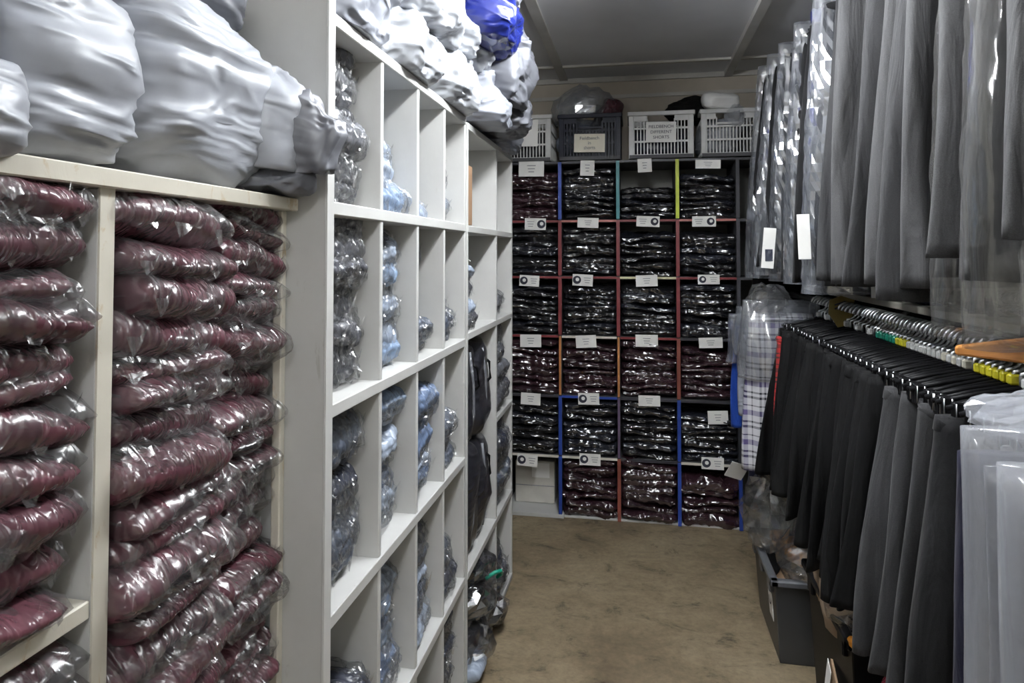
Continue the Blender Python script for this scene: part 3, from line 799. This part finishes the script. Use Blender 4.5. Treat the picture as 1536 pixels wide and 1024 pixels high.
KJ = [packet('bagged_jumper', .30, .305, .036, s + 400, 30, 44, warp=.010, crinkle=.009, cf=(14, 22, 34), lump=.3, pb=14, folds=2) for s in range(1, 9)]
rown = ['bottom row', 'fifth row', 'fourth row', 'third row', 'second row', 'top row']
coln = ['first', 'second', 'third', 'fourth']
fill = {5: [(.275, 'm'), (.285, 'k'), (.17, 'k'), (.235, 'k')], 4: [(.27, 'k'), (.275, 'k'), (.23, 'k'), (.23, 'k')], 3: [(.275, 'k'), (.27, 'k'), (.275, 'k'), (.285, 'k')],
        2: [(.30, 'm'), (.285, 'm'), (.30, 'm'), (.27, 'm')], 1: [(.29, 'k'), (.30, 'k'), (.305, 'k'), (.245, 'k')], 0: [(0, 'm'), (.315, 'm'), (.325, 'm'), (.235, 'm')]}
for r, row in fill.items():
    for c, (h, k) in enumerate(row):
        if not h: continue
        n = round(h / (.036 if r else .045)); xc = (XS[c] + XS[c + 1]) / 2
        z = ZR[r] + (.002 if r else .013)
        for i in range(n):
            p = h / n
            ms = BLACK if k == 'k' else DMAROON
            mi = rnd.randrange(len(ms))
            if r == 1 and c == 1 and i < 3: mi = 2
            o = link('bagged_jumper', KJ[rnd.randrange(8)], ms[mi], None, (xc + rnd.uniform(-.006, .006), BY + (.155 if r else .145) + rnd.uniform(-.008, .006), z),
                     (rnd.uniform(-.02, .02), rnd.uniform(-.025, .025), -PI / 2 + rnd.uniform(-.04, .04)),
                     (rnd.uniform(.95, 1.02), rnd.uniform(.97, 1.03), p / .036 * 1.25))
            prop(o, '%s bagged jumper, %s, %s column of the back wall, %s' % ('black' if k == 'k' else 'dark maroon', up(i), coln[c], rown[r]), 'bagged clothing',
                 'packets in the %s column, %s, back wall' % (coln[c], rown[r]))
            z += p
# pale cartons in the empty corner pigeonhole
t = thing('white_carton', 'pale carton standing in the empty corner pigeonhole by the floor', 'box', (-.60, 4.02, .023))
MB().span((-.12, -.06, 0), (.115, .10, .245), bev=.004).build('carton_body', plain('pale_carton', (.62, .60, .54), .7), t)
MB().span((-.02, -.063, .15), (.085, -.06, .235)).build('paper_slip', PAPER, t)
MB().span((-.12, -.062, .10), (.115, -.06, .104)).build('fold_line', FAINT_INK, t)

# ---- crates on top
def crate(x0, x1, z0, h, mat, label, sign=None, depth=.30, solid=.0, sign_mat=None):
    w = x1 - x0
    t = thing('plastic_crate', label, 'crate', ((x0 + x1) / 2, BY + depth / 2 - .01, z0), (0, 0, 0), 'crates on the back wall unit')
    b = MB(); d = depth
    b.span((-w / 2, -d / 2, 0), (w / 2, d / 2, .008))
    for sx in (-1, 1):
        for sy in (-1, 1):
            b.box((sx * (w / 2 - .014), sy * (d / 2 - .008), h / 2), (.028, .016, h), bev=.002)
    for z in (.012, h * .36, h * .64):
        for sy in (-1, 1): b.box((0, sy * (d / 2 - .006), z), (w - .02, .008, .010 if z > .02 else .024))
        for sx in (-1, 1): b.box((sx * (w / 2 - .006), 0, z), (.008, d - .02, .012))
    n = int(w / .020)
    for k in range(n):
        x = -w / 2 + .03 + (w - .06) * k / (n - 1)
        hh = h * .80 if abs(x) > .07 else h * .62
        for sy in (-1, 1): b.box((x, sy * (d / 2 - .006), hh / 2 + .01), (.0062 + solid, .006, hh))
    for k in range(12):
        y = -d / 2 + .03 + (d - .06) * k / 11
        for sx in (-1, 1): b.box((sx * (w / 2 - .006), y, h * .42), (.006, .008 + solid, h * .82))
    # plates beside the hand hole
    for sx in (-1, 1):
        for sy in (-1, 1): b.box((sx * (w / 2 + .075) / 2, sy * (d / 2 - .006), h * .86), (w / 2 - .075, .008, h * .13))
    b.box((0, -(d / 2 - .006), h * .70), (.15, .008, .012)); b.box((0, (d / 2 - .006), h * .70), (.15, .008, .012))
    b.build('crate_body', mat, t)
    MB().span((-w / 2 + .004, -d / 2 - .006, -.0), (w / 2 - .004, d / 2, .020)).build('crate_foot', DARKW, t)
    rim = MB()
    for sy in (-1, 1): rim.box((0, sy * (d / 2), h - .012), (w + .012, .016, .024), bev=.003)
    for sx in (-1, 1): rim.box((sx * (w / 2), 0, h - .012), (.016, d + .012, .024), bev=.003)
    rim.build('crate_rim', mat, t)
    MB().box((0, d / 2 - .04, h * .45), (w - .03, .01, h * .8)).build('slot_shade_sheet', DARKW, t)  # dark sheet inside the crate stands in for shade between the slots
    if sign:
        (sx, sz, sw, sh), lines, sz_t = sign
        pl = MB().box((sx, -d / 2 - .010, sz), (sw, .0015, sh), rot=(0, .02, 0)).build('paper_sign', sign_mat or PAPER, t)
        for k, l in enumerate(lines):
            text('lettering', l, sz_t, INK, pl, (sx, -d / 2 - .0115, sz + sh * (.26 - .26 * k)))
    return t
CT = 2.034
cx = lambda u: at(u, 200, Y=BY - .02).x
crate(cx(740), cx(826), CT, .27, PALE_PLASTIC, 'pale lattice crate with a blank paper sheet at the corner', ((-.035, .165, .26, .155), [], .02))
crate(cx(838), cx(931), CT, .265, NAVY_PLASTIC, 'dark navy lattice crate with a cream paper sign', ((.0, .095, .175, .105), ['Fieldbench', 'in', 'shorts'], .026), solid=.006, sign_mat=CREAM_PAPER)
crate(cx(943), cx(1041), CT, .265, PALE_PLASTIC, 'pale lattice crate with a white three-line paper sign', ((.0, .145, .165, .115), ['FIELDBENCH', 'DIFFERENT', 'SHORTS'], .024))
crate(cx(1052), cx(1140), CT, .265, PALE_PLASTIC, 'pale lattice crate half hidden by the film covered trousers')

def clear_bag(loc, D, seed, label, mat=None, inner=None, rot=(0, 0, 0), group=None, amp=.3, kind='plastic_bag'):
    t = thing('clear_plastic_bag', label, 'plastic bag', loc, rot, group)
    link('film', crumple('film', D, seed, 18, 11, amp=amp), mat or FILM_COVER, t)
    link('film_fold', crumple('film_fold', (D[0] * .8, D[1] * .8, D[2] * .85), seed + 1, 14, 9, amp=amp * 1.2), mat or FILM_COVER, t)
    if inner:
        link('contents', sack('contents', (D[0] * .7, D[1] * .7, D[2] * .6), seed + 2, n=30, m=20, amp=.01), inner, t)
    return t
CB = CT + .262
clear_bag((cx(870), BY + .13, CB - .06), (.30, .22, .24), 501, 'bunched clear plastic bag on the navy crate', FILM_COVER, NAVYB[2])
o = link('bagged_shirt', sack('bagged_shirt', (.10, .14, .15), 505, amp=.012), MAROON[2], None, (cx(905), BY + .14, CB - .03), (0, .3, 0)); prop(o, 'maroon folded shirt corner poking up from the navy crate', 'bagged clothing')
o = link('bagged_socks', sack('bagged_socks', (.22, .18, .12), 506, amp=.014), BLUEB[1], None, (cx(865), BY + .13, CT + .05)); prop(o, 'white bagged socks inside the navy crate', 'bagged clothing')
o = link('bagged_socks', sack('bagged_socks', (.30, .2, .16), 507, amp=.016), NAVYB[1], None, (cx(990), BY + .14, CT + .02)); prop(o, 'dark bagged shorts behind the three-line sign', 'bagged clothing')
o = link('bagged_socks', sack('bagged_socks', (.20, .18, .17), 508, amp=.016), SACK[0], None, (cx(1080), BY + .12, CT + .03)); prop(o, 'white bagged socks inside the half hidden crate', 'bagged clothing')
o = link('bagged_socks', sack('bagged_socks', (.22, .18, .18), 511, amp=.016), GREYB[1], None, (cx(790), BY + .14, CT + .03)); prop(o, 'grey bagged socks inside the crate with the blank sheet', 'bagged clothing')
o = link('dark_garment', sack('dark_garment', (.26, .2, .12), 509, amp=.012, lump=.08), BLACK_CLOTH, None, (cx(1034), BY + .15, CB - .03), (0, .1, .1)); prop(o, 'black garment heaped over two crate rims', 'clothing')
o = link('white_trainers', sack('white_trainers', (.20, .10, .085), 510, amp=.006, lump=.05, fx=(10, 10, 20)), WHITEP, None, (cx(1083), BY + .03, CB + .005), (0, .0, .1)); prop(o, 'white folded plimsolls on the rim of the half hidden crate', 'shoes')
clear_bag((cx(1105), BY + .02, CT + .16), (.11, .10, .13), 515, 'small white film bundle at the corner of the half hidden crate', FILM_MILK)

# ================================================================== upper rail of trousers
RX, RZ = .83, 2.50
r = thing('hanging_rail', 'long steel rail above the grey trousers', 'clothes rail', (RX, 0, RZ))
MB().tube([(0, .7, 0), (0, 3.75, 0)], .013, 12).build('rail_tube', CHROME, r, True)
for y in (.75, 2.2, 3.6): MB().tube([(0, y, 0), (0, y, ZC - RZ)], .007, 8).build('drop_bracket', STEEL, r, True)

def hanger_mesh():
    hk = MB(); pts = [(0, 0, -.07)] + [(0, 0, -.045)] + [(.030 * math.sin(a), 0, -.010 + .030 * math.cos(a)) for a in [PI * 1.0 - .0 - k * (PI * 1.45) / 12 for k in range(13)]]
    hk.tube(pts, .0045, 8)
    return hk.mesh('hook', True)
HOOK = hanger_mesh()
BAR = MB().tube([(-.15, 0, -.105), (-.08, 0, -.085), (0, 0, -.068), (.08, 0, -.085), (.15, 0, -.105)], .0055, 8).mesh('bar', True)
CLIP = MB().box((0, 0, 0), (.022, .016, .045), bev=.003).mesh('clip')
CLIPW = MB().tube([(-.008, -.009, .02), (-.008, -.010, -.016), (.008, -.010, -.016), (.008, -.009, .02)], .0018, 6).mesh('clip_spring', True)

def hanger(x, y, z, rz, label, group, tagmat=None, clipmat=None, sx=.13):
    t = thing('clip_hanger', label, 'hanger', (x, y, z), (0, 0, rz), group)
    link('hook', HOOK, CHROME, t)
    link('bar', BAR, BLK_PLASTIC, t)
    for s in (-sx, sx):
        c = link('clip', CLIP, clipmat or BLK_PLASTIC, t, (s, 0, -.115)); link('clip_spring', CLIPW, CHROME, c)
    if tagmat: link('size_marker', MARK, tagmat, t, (0, 0, -.055))
    return t
MARK = MB().box((0, 0, 0), (.024, .017, .022), bev=.004).mesh('size_marker')

LEGS = {}
def trousers(x, y, ztop, L, wt, wb, t, seed, mat, label, group, rz=0.0, cover=None, cover_drop=.10, name='hanging_trousers', fold=.010, sway=0.0, band=True, kf=26):
    tr = thing(name, label, 'trousers', (x, y, ztop), (0, 0, rz), group)
    key = (L, wt, wb, t, seed % 5, fold, kf)
    if key not in LEGS:
        s = seed % 5 + 600
        LEGS[key] = (drape('trouser_leg', wt * .56, wb * .54, L, t, s, fold=fold, x0=-wt * .24, sway=(-(wb - wt) * .26, -.020), kf=kf),
                     drape('trouser_leg', wt * .56, wb * .54, L * .985, t, s + 50, fold=fold, x0=wt * .22, sway=((wb - wt) * .14, .026), kf=kf),
                     drape('waistband', wt * 1.03, wt * 1.03, .035, t * .9, s + 90, nz=4, fold=.002))
    a, b, w = LEGS[key]
    link('trouser_leg', a, mat, tr); link('trouser_leg', b, mat, tr)
    if band: link('waistband', w, mat, tr, (0, 0, .004))
    if cover:
        k2 = ('c', L, wt, wb, t, seed % 3, cover_drop, cover.name)
        if k2 not in LEGS:
            LEGS[k2] = drape('plastic_cover', wt * 1.15 + .02, wb * 1.1, L + .05 + cover_drop, t + .022, seed % 3 + 700, nt=40, nz=34, fold=.010, kf=34)
            me = LEGS[k2]
            rr = random.Random(seed)
            for v in me.vertices: v.co.y += rr.uniform(-.003, .003); v.co.x += rr.uniform(-.003, .003)
            me.polygons.foreach_set('use_smooth', [cover is FILM_NEAR] * len(me.polygons))
        link('plastic_cover', LEGS[k2], cover, tr, (0, 0, .05))
    return tr

up_list = [  # y, front x, colour, bottom z, cover, wt, wb
    (3.42, .52, CHAR_CLOTH, 1.42, FILM_COVER), (3.25, .53, CHAR_CLOTH, 1.44, FILM_COVER), (3.08, .55, CHAR_CLOTH, 1.42, FILM_COVER), (2.94, .57, CHAR_CLOTH, 1.40, None),
    (2.82, .56, CHAR_CLOTH, 1.42, FILM_COVER), (2.70, .57, CHAR_CLOTH, 1.40, None), (2.58, .56, CHAR_CLOTH, 1.41, None), (2.45, .54, CHAR_CLOTH, 1.40, FILM_COVER),
    (2.32, .56, GREY_CLOTH, 1.42, None), (2.20, .56, GREY_CLOTH, 1.41, None), (2.06, .54, MID_CLOTH, 1.42, None), (1.94, .56, GREY_CLOTH, 1.41, None),
    (1.83, .57, MID_CLOTH, 1.43, None), (1.72, .56, GREY_CLOTH, 1.40, None), (1.62, .57, MID_CLOTH, 1.43, None), (1.52, .58, GREY_CLOTH, 1.46, FILM_NEAR), (1.43, .56, MID_CLOTH, 1.49, None),
    (1.33, .57, MID_CLOTH, 1.46, FILM_NEAR), (1.22, .55, MID_CLOTH, 1.52, None), (1.12, .57, MID_CLOTH, 1.50, FILM_NEAR), (1.02, .58, MID_CLOTH, 1.50, None)]
cname = {CHAR_CLOTH: 'charcoal', GREY_CLOTH: 'dark grey', MID_CLOTH: 'mid grey'}
for i, (y, fx, m, zb, cov) in enumerate(up_list):
    n = len(up_list) - i
    zt = 2.375
    wt, wb = .30, rnd.choice([.40, .44, .48])
    fx += rnd.uniform(-.025, .02)
    w0 = round((zt - zb), 2)
    xc = fx + wb / 2 + .02
    posn = 'closest to the camera end' if n == 1 else ORD[n - 1] + ' from the camera end'
    trousers(xc, y, zt, w0, wt, wb, .07, i * 3 + 1, m, '%s trousers%s on the upper rail, %s' % (cname[m], ' under clear film' if cov else '', posn),
             'grey trousers on the upper rail', rz=rnd.uniform(-.26, .06), cover=cov, cover_drop=.12 if cov is FILM_NEAR else .03, fold=rnd.choice([.014, .020, .026]), kf=rnd.choice([18, 24, 32]))
    hanger(RX, y, RZ, rnd.uniform(-.1, .1), 'black clip hanger on the upper rail, %s' % posn, 'clip hangers on the upper rail', WHITEP)
o = MB().box((0, 0, 0), (.05, .004, .17), rot=(0, .08, 0), bev=.001).build('hanging_swing_tag', PAPER, None, loc=at(1153, 372, Y=2.95)); prop(o, 'tall white swing ticket on the film covered trousers', 'ticket')
MB().box((0, -.003, -.03), (.03, .001, .05)).build('printed_lines', NAVYB[1], o)
o = MB().box((0, 0, 0), (.04, .004, .15), rot=(0, -.03, 0), bev=.001).build('hanging_swing_tag', PAPER, None, loc=at(1206, 355, Y=2.36)); prop(o, 'plain white ticket between charcoal trousers', 'ticket')
o = MB().box((0, 0, 0), (.05, .03, .05), bev=.006).build('hanger_tag', SACK[4], None, loc=at(1228, 24, Y=2.55)); prop(o, 'blue plastic size tag high on the upper rail', 'tag')

# ---- shelf behind and below the trousers
t = thing('wall_shelf', 'pale shelf board on the wall under the grey trousers', 'shelf', (0, 0, 0))
board('shelf_board', (.80, 1.2, 1.325), (XR, 3.5, 1.347), PALE_BOARD, t)
for y in (1.4, 2.4, 3.3): MB().span((.84, y - .01, 1.20), (XR, y + .01, 1.325)).build('bracket', BLK_PLASTIC, t)
for i in range(7):
    y = 1.45 + .27 * i
    for k in range(2):
        o = link('folded_trousers', KJ[(i * 2 + k) % 8], (BLACK + NAVYB)[(i * 3 + k) % 6], None, (.98, y, 1.348 + .034 * k), (0, 0, PI + rnd.uniform(-.05, .05)), (1, .85, 1))
        prop(o, 'bagged dark trousers, %s, %s pile along the pale shelf' % ('lower' if k == 0 else 'upper', ORD[i] if i else 'first'), 'bagged clothing', 'folded trousers on the pale shelf')
o = MB().box((0, 0, 0), (.09, .003, .075), rot=(-.1, 0, -.3), bev=.0008).build('price_card', PAPER, None, loc=at(1330, 430, X=.80)); prop(o, 'white card with three printed lines under the grey trousers', 'card')
for k, s in enumerate(['W 28', '29', 'L 31']): text('lettering', s, .018, INK, o, (0, -.003, .022 - .024 * k), (PI / 2 - .1, 0, -.3))

# ================================================================== lower rail
LX, LZ = .75, 1.300
r = thing('hanging_rail', 'lower steel rail packed with chrome hanger hooks', 'clothes rail', (LX, 0, LZ))
MB().tube([(0, .9, 0), (0, 3.55, 0)], .014, 12).build('rail_tube', STEEL, r, True)
for y in (1.25, 2.35, 3.5): MB().tube([(0, y, 0), (.09, y, 0), (.12, y, .03)], .008, 8).build('rail_bracket', STEEL, r, True)

ys = []
y = 1.47
while y < 3.0:
    ys.append(y); y += .027 if y < 2.35 else .042
for i, y in enumerate(ys):
    posn = 'first from the wooden hanger' if i == 0 else '%s from the wooden hanger' % (ORD[i] if i < len(ORD) else '%s beyond the size markers' % (ORD[i - len(ORD) + 1]))
    tm = None
    if 1.50 < y < 1.68: tm = YELLOW
    elif 1.70 < y < 1.85: tm = [WHITEP, CREAM_PAPER][i % 2]
    elif 1.85 <= y < 2.05: tm = WHITEP
    elif 2.05 <= y < 2.14: tm = YELLOW
    elif 2.14 <= y < 2.3: tm = GREEN
    elif i % 3 == 0: tm = WHITEP
    hanger(LX, y, LZ, rnd.uniform(-.12, .12), 'clip hanger on the lower rail, %s' % posn, 'clip hangers on the lower rail', tm, sx=.13)
for i, y in enumerate(ys):
    if i % 2 and y < 2.9: continue
    m = BLACK_CLOTH if (y > 1.74 and i % 4) else SOFT_BLACK
    n = i // 2
    if y < 1.58: continue
    if y < 1.80: continue
    trousers(LX - .01 + rnd.uniform(-.02, .015), y, 1.185, .60 + rnd.choice([-.02, 0, .02]), .30, rnd.choice([.42, .46, .50]), .055, i, m, 'black school trousers on the lower rail, %s along from the grey pairs' % (ORD[n - 2] if n > 2 else 'first'), 'black trousers on the lower rail',
             rz=rnd.uniform(-.14, .08), fold=rnd.choice([.010, .015, .020]), kf=rnd.choice([20, 30]))
for i, (y, L) in enumerate([(1.20, .88), (1.25, .86), (1.30, .84), (1.355, .82), (1.41, .78), (1.46, .75), (1.515, .72), (1.57, .69), (1.63, .66), (1.69, .63), (1.75, .61)]):
    bk = 'first' if i == 0 else ORD[i]
    trousers(.755 + rnd.uniform(-.02, .015), y, 1.175, L, .30, rnd.choice([.40, .44, .47]), .058, 60 + i, CHAR_CLOTH if i % 3 == 2 else GREY_CLOTH, 'grey school trousers on the lower rail, %s back from the navy pair' % bk, 'grey trousers on the lower rail', rz=rnd.uniform(-.10, .06), fold=rnd.choice([.010, .016]), kf=rnd.choice([24, 32]))
    if y < 1.45: hanger(LX, y, LZ, rnd.uniform(-.05, .05), 'clip hanger above the grey trousers, %s back from the navy pair' % bk, 'clip hangers above the grey trousers', YELLOW if i in (2, 3) else None, clipmat=BLK_PLASTIC)
trousers(.632, 1.115, 1.20, .90, .30, .36, .05, 81, NAVY_CLOTH, 'navy trousers between the grey pairs and milky bags', 'navy trousers on the lower rail', rz=-.1, band=False)
hanger(LX, 1.13, LZ, 0, 'clip hanger above the navy trousers', 'clip hangers above the grey trousers')

# wooden hanger
t = thing('wooden_hanger', 'varnished orange wooden coat hanger at the end of the chrome hooks', 'hanger', (.81, 1.38, 1.318), (0, 0, -.42))
w = MB()
xs = np.linspace(-.21, .21, 22); lo = [(x, -.012 - .020 * (1 - (abs(x) / .21)) - .006 * (abs(x) / .21)) for x in xs]; hi = [(x, .040 - .040 * (abs(x) / .21) ** 1.15) for x in xs][::-1]
w.prism(lo + hi, -.011, .011, Matrix.Rotation(PI / 2, 4, 'X'))
wo = w.build('hanger_arm', WOOD, t)
bv = wo.modifiers.new('round', 'BEVEL'); bv.width = .005; bv.segments = 2
MB().tube([(0, 0, .04), (0, 0, .07)] + [(.018 * math.sin(a), 0, .088 + .018 * math.cos(a)) for a in [PI - k * 1.45 * PI / 10 for k in range(11)]], .0025, 6).build('hook', CHROME, t, True, loc=(-.05, 0, -.07))
# yellow marker on rail with black print
t = thing('rail_marker', 'old gold rail divider with black print among the hooks', 'marker', at(1262, 462, Y=2.62))
MB().prism([(-.045, -.02), (-.01, -.075), (.012, -.075), (.04, -.02), (.045, .03), (.0, .045), (-.04, .03)], -.002, .002, Matrix.Rotation(PI / 2, 4, 'X')).build('marker_plate', plain('old_gold_plastic', (.22, .16, .04), .4), t)
for k in range(2): MB().box((-.005, -.003, .004 + .014 * k), (.04, .001, .005), rot=(0, -.35, 0)).build('printed_bar', INK, t)

# far end of the lower rail: plaid skirts, blue garments
def skirt(x, y, ztop, L, wt, wb, mat, label, cover=None, seed=0, name='hanging_skirt', cat='skirt', t_=.05, rz=0, rot=None):
    t = thing(name, label, cat, (x, y, ztop), (0, 0, rz))
    link('skirt_cloth' if cat == 'skirt' else 'cloth', drape('cloth', wt, wb, L, t_, seed + 800, fold=.012, kf=40), mat, t)
    link('waistband', drape('waistband', wt * 1.02, wt * 1.02, .03, t_ * .9, seed + 850, nz=4, fold=.002), mat, t, (0, 0, .004))
    if cover:
        link('plastic_cover', drape('plastic_cover', wt * 1.2, wb * 1.1, L * .5, t_ + .03, seed + 860, fold=.014, kf=30), cover, t, (0, 0, .06))
    return t
skirt(.605, 3.03, 1.24, .66, .26, .33, PLAID_GREY, 'grey and purple plaid skirt hanging at the far end of the lower rail', FILM_COVER, 1, t_=.08)
skirt(.685, 2.965, 1.15, .55, .22, .27, PLAID_RED, 'red plaid skirt squeezed beside the black trousers', None, 2)
skirt(.60, 3.26, 1.16, .46, .30, .36, BLUE_CLOTH, 'royal blue garment hanging beyond the plaid skirt', FILM_COVER, 3, 'hanging_garment', 'clothing', .06)
skirt(.61, 3.17, 1.20, .42, .28, .34, SACK[1], 'pale grey garment hanging between the plaid and royal blue ones', FILM_COVER, 4, 'hanging_garment', 'clothing', .05)
skirt(.69, 3.38, 1.15, .75, .30, .36, NAVY_CLOTH, 'dark navy garment hanging behind the royal blue one', None, 5, 'hanging_garment', 'clothing', .08)
skirt(.74, 3.52, 1.40, .95, .34, .40, BLACK_CLOTH, 'black garment hanging nearest the back wall unit', None, 6, 'hanging_garment', 'clothing', .10)
clear_bag((.56, 3.05, 1.20), (.18, .14, .16), 530, 'clear film bunched over the top of the plaid skirt', FILM_CRUMPLE)

# milky bags, near end
def milky(x, y, ztop, L, w, seed, label, inner, rz=0, t_=.05):
    t = thing('hanging_garment_bag', label, 'bagged clothing', (x, y, ztop), (0, 0, rz), 'milky garment bags at the near end')
    link('folded_garment', drape('folded_garment', w * .9, w * .9, L * .96, t_ * .5, seed, fold=.003, e=.3), inner, t, (.01, 0, -.05))
    link('milky_bag', drape('milky_bag', w, w * 1.02, L, t_, seed + 1, fold=.005, e=.25, nt=60), FILM_MILK, t)
    MB().box((0, -t_ * .62, -L * .45), (w * .9, .003, .05)).build('paper_band', PAPER, t)
    return t
milky(.605, 1.005, 1.262, .95, .34, 900, 'milky garment bag standing beside the navy trousers', GREYB[1], -.10)
milky(.615, .93, 1.235, .95, .34, 905, 'milky garment bag in front of the other milky bag', SACK[0], -.10)
clear_bag(at(1530, 655, Y=1.10), (.12, .10, .06), 560, 'white film bundle resting above the milky bags', FILM_MILK)

# ================================================================== totes and clutter on the floor
def tote(cx_, cy_, w, d, h, mat, rimmat, label, name='storage_tote', tape=None, front_rim=None):
    t = thing(name, label, 'storage box', (cx_, cy_, 0))
    b = MB(); k = .88
    def ring(s, z): return [b.bm.verts.new((sx * w / 2 * s, sy * d / 2 * s, z)) for sx, sy in ((-1, -1), (1, -1), (1, 1), (-1, 1))]
    r0, r1, r2, r3 = ring(k, .0), ring(1, h), ring(.96, h), ring(k * .95, .012)
    b.bm.faces.new(r0[::-1])
    for A, B in ((r0, r1), (r1, r2), (r2, r3)):
        for i in range(4): b.bm.faces.new((A[i], A[(i + 1) % 4], B[(i + 1) % 4], B[i]))
    b.bm.faces.new(r3)
    o = b.build('tote_body', mat, t)
    bv = o.modifiers.new('round', 'BEVEL'); bv.width = .012; bv.segments = 3; bv.limit_method = 'ANGLE'
    rm = MB()
    for s in (-1, 1):
        rm.box((0, s * d / 2, h - .012), (w + .03, .03, .024), bev=.005); rm.box((s * w / 2, 0, h - .012), (.03, d + .03, .024), bev=.005)
    rm.build('tote_rim', rimmat, t)
    for s in (-.5, 0, .5): MB().box((-w / 2 * 1.0, s * d * .7, h - .045), (.02, .05, .05), bev=.004).build('rim_rib', rimmat, t)
    return t
tt = tote(.665, 2.83, .36, .46, .315, GRY_PLASTIC, RIM_PLASTIC, 'dark grey storage tote on the floor below the black trousers')
lb = MB().box((-.171, -.11, .17), (.002, .07, .10), rot=(0, -.07, 0)).build('paper_label', PAPER, tt)
text('lettering', 'O', .055, INK, lb, (-.1735, -.11, .185), (PI / 2, 0, -PI / 2))
t2 = tote(.74, 2.12, .40, .46, .50, BLK_PLASTIC, BLK_PLASTIC, 'tall black tote with an orange front rim')
MB().box((0, -.24, .50), (.42, .03, .022), bev=.006).build('orange_rim', ORANGE, t2)
# cardboard and film against the black tote
o = MB().box((0, 0, 0), (.006, .13, .34), rot=(0, .12, -.15)).build('cardboard_flap', CARD, None, loc=(.512, 2.02, .172)); prop(o, 'brown cardboard flap with a white edge leaning on the black tote', 'cardboard')
MB().box((-.0045, .03, .01), (.002, .07, .32), rot=(0, .12, -.15)).build('white_face', PAPER, o)
clear_bag((.53, 2.93, .30), (.20, .26, .26), 540, 'clear film heaped on the far end of the grey tote', FILM_CRUMPLE)
clear_bag((.62, 2.66, .27), (.18, .15, .16), 545, 'clear film over the near rim of the grey tote', FILM_CRUMPLE)
o = link('yellow_packet', packet('yellow_packet', .20, .10, .05, 330, 18, 18), ORANGE, None, (.63, 2.86, .27), (.3, .2, 1.3)); prop(o, 'orange packet poking out of the grey tote', 'packet')
o = link('brown_bag', sack('brown_bag', (.28, .36, .26), 333, amp=.012), CARD, None, (.69, 2.82, .014)); prop(o, 'brown paper bag inside the grey tote', 'bag')
o = link('brown_bag', sack('brown_bag', (.30, .36, .20), 334, amp=.014), plain('pale_brown_paper', (.32, .23, .16), .8), None, (.685, 2.13, .40)); prop(o, 'crumpled pale brown bag heaped in the black tote', 'bag')
clear_bag((.62, 1.99, .46), (.20, .20, .13), 550, 'clear film wrapped garment on top of the black tote', FILM_CRUMPLE, BLACK[0])
clear_bag((.56, 1.86, 0), (.16, .14, .34), 552, 'clear film bag standing on the floor before the black tote', FILM_CRUMPLE)
t3 = tote(.76, 1.62, .38, .40, .30, BLK_PLASTIC, BLK_PLASTIC, 'low black tote under the grey trousers')
o = link('bagged_jumper', sack('bagged_jumper', (.26, .22, .24), 340, amp=.008), bagged('red_maroon_in_film', (.16, .01, .025)), None, (.66, 1.66, .29)); prop(o, 'round glossy red bag showing under the grey trousers', 'bagged clothing')
o = MB().box((0, 0, 0), (.09, .004, .10), rot=(.5, .3, .2)).build('paper_sheet', PAPER, None, loc=at(1105, 706, Y=3.6)); prop(o, 'creased paper sheet loose below the plaid skirt', 'paper')  # loose sheet set in the air, nothing holds it
o = link('hanger_clip', MB().box((0, 0, 0), (.05, .03, .04), bev=.005).tube([(0, 0, .02), (0, 0, .05), (.015, 0, .065), (.03, 0, .05)], .003, 6).mesh('hanger_clip'), BLK_PLASTIC, None, at(1137, 690, Y=3.05)); prop(o, 'black hanger clip below the plaid skirt hem', 'clip')

# white bag corner atop the heap near the ceiling, over the blue sack
o = MB().prism([(-.05, .05), (.03, .05), (.028, -.028)], -.001, .001, Matrix.Rotation(PI / 2, 4, 'X')).build('bag_corner', PAPER, None, loc=at(769, 2, Y=2.5)); prop(o, 'white plastic bag corner atop the heap over the blue sack', 'paper')

# ================================================================== render look
wd = bpy.data.worlds.new('world'); SC.world = wd; wd.use_nodes = True
wd.node_tree.nodes['Background'].inputs[0].default_value = (.5, .5, .5, 1)
wd.node_tree.nodes['Background'].inputs[1].default_value = .2
SC.view_settings.view_transform = 'Standard'
try: SC.view_settings.look = 'None'
except Exception: pass
SC.view_settings.gamma = 1.0
SC.view_settings.exposure = 1.42
SC.view_settings.use_curve_mapping = False
SC.cycles.transparent_max_bounces = 16
SC.cycles.max_bounces = 8
SC.cycles.use_denoising = True
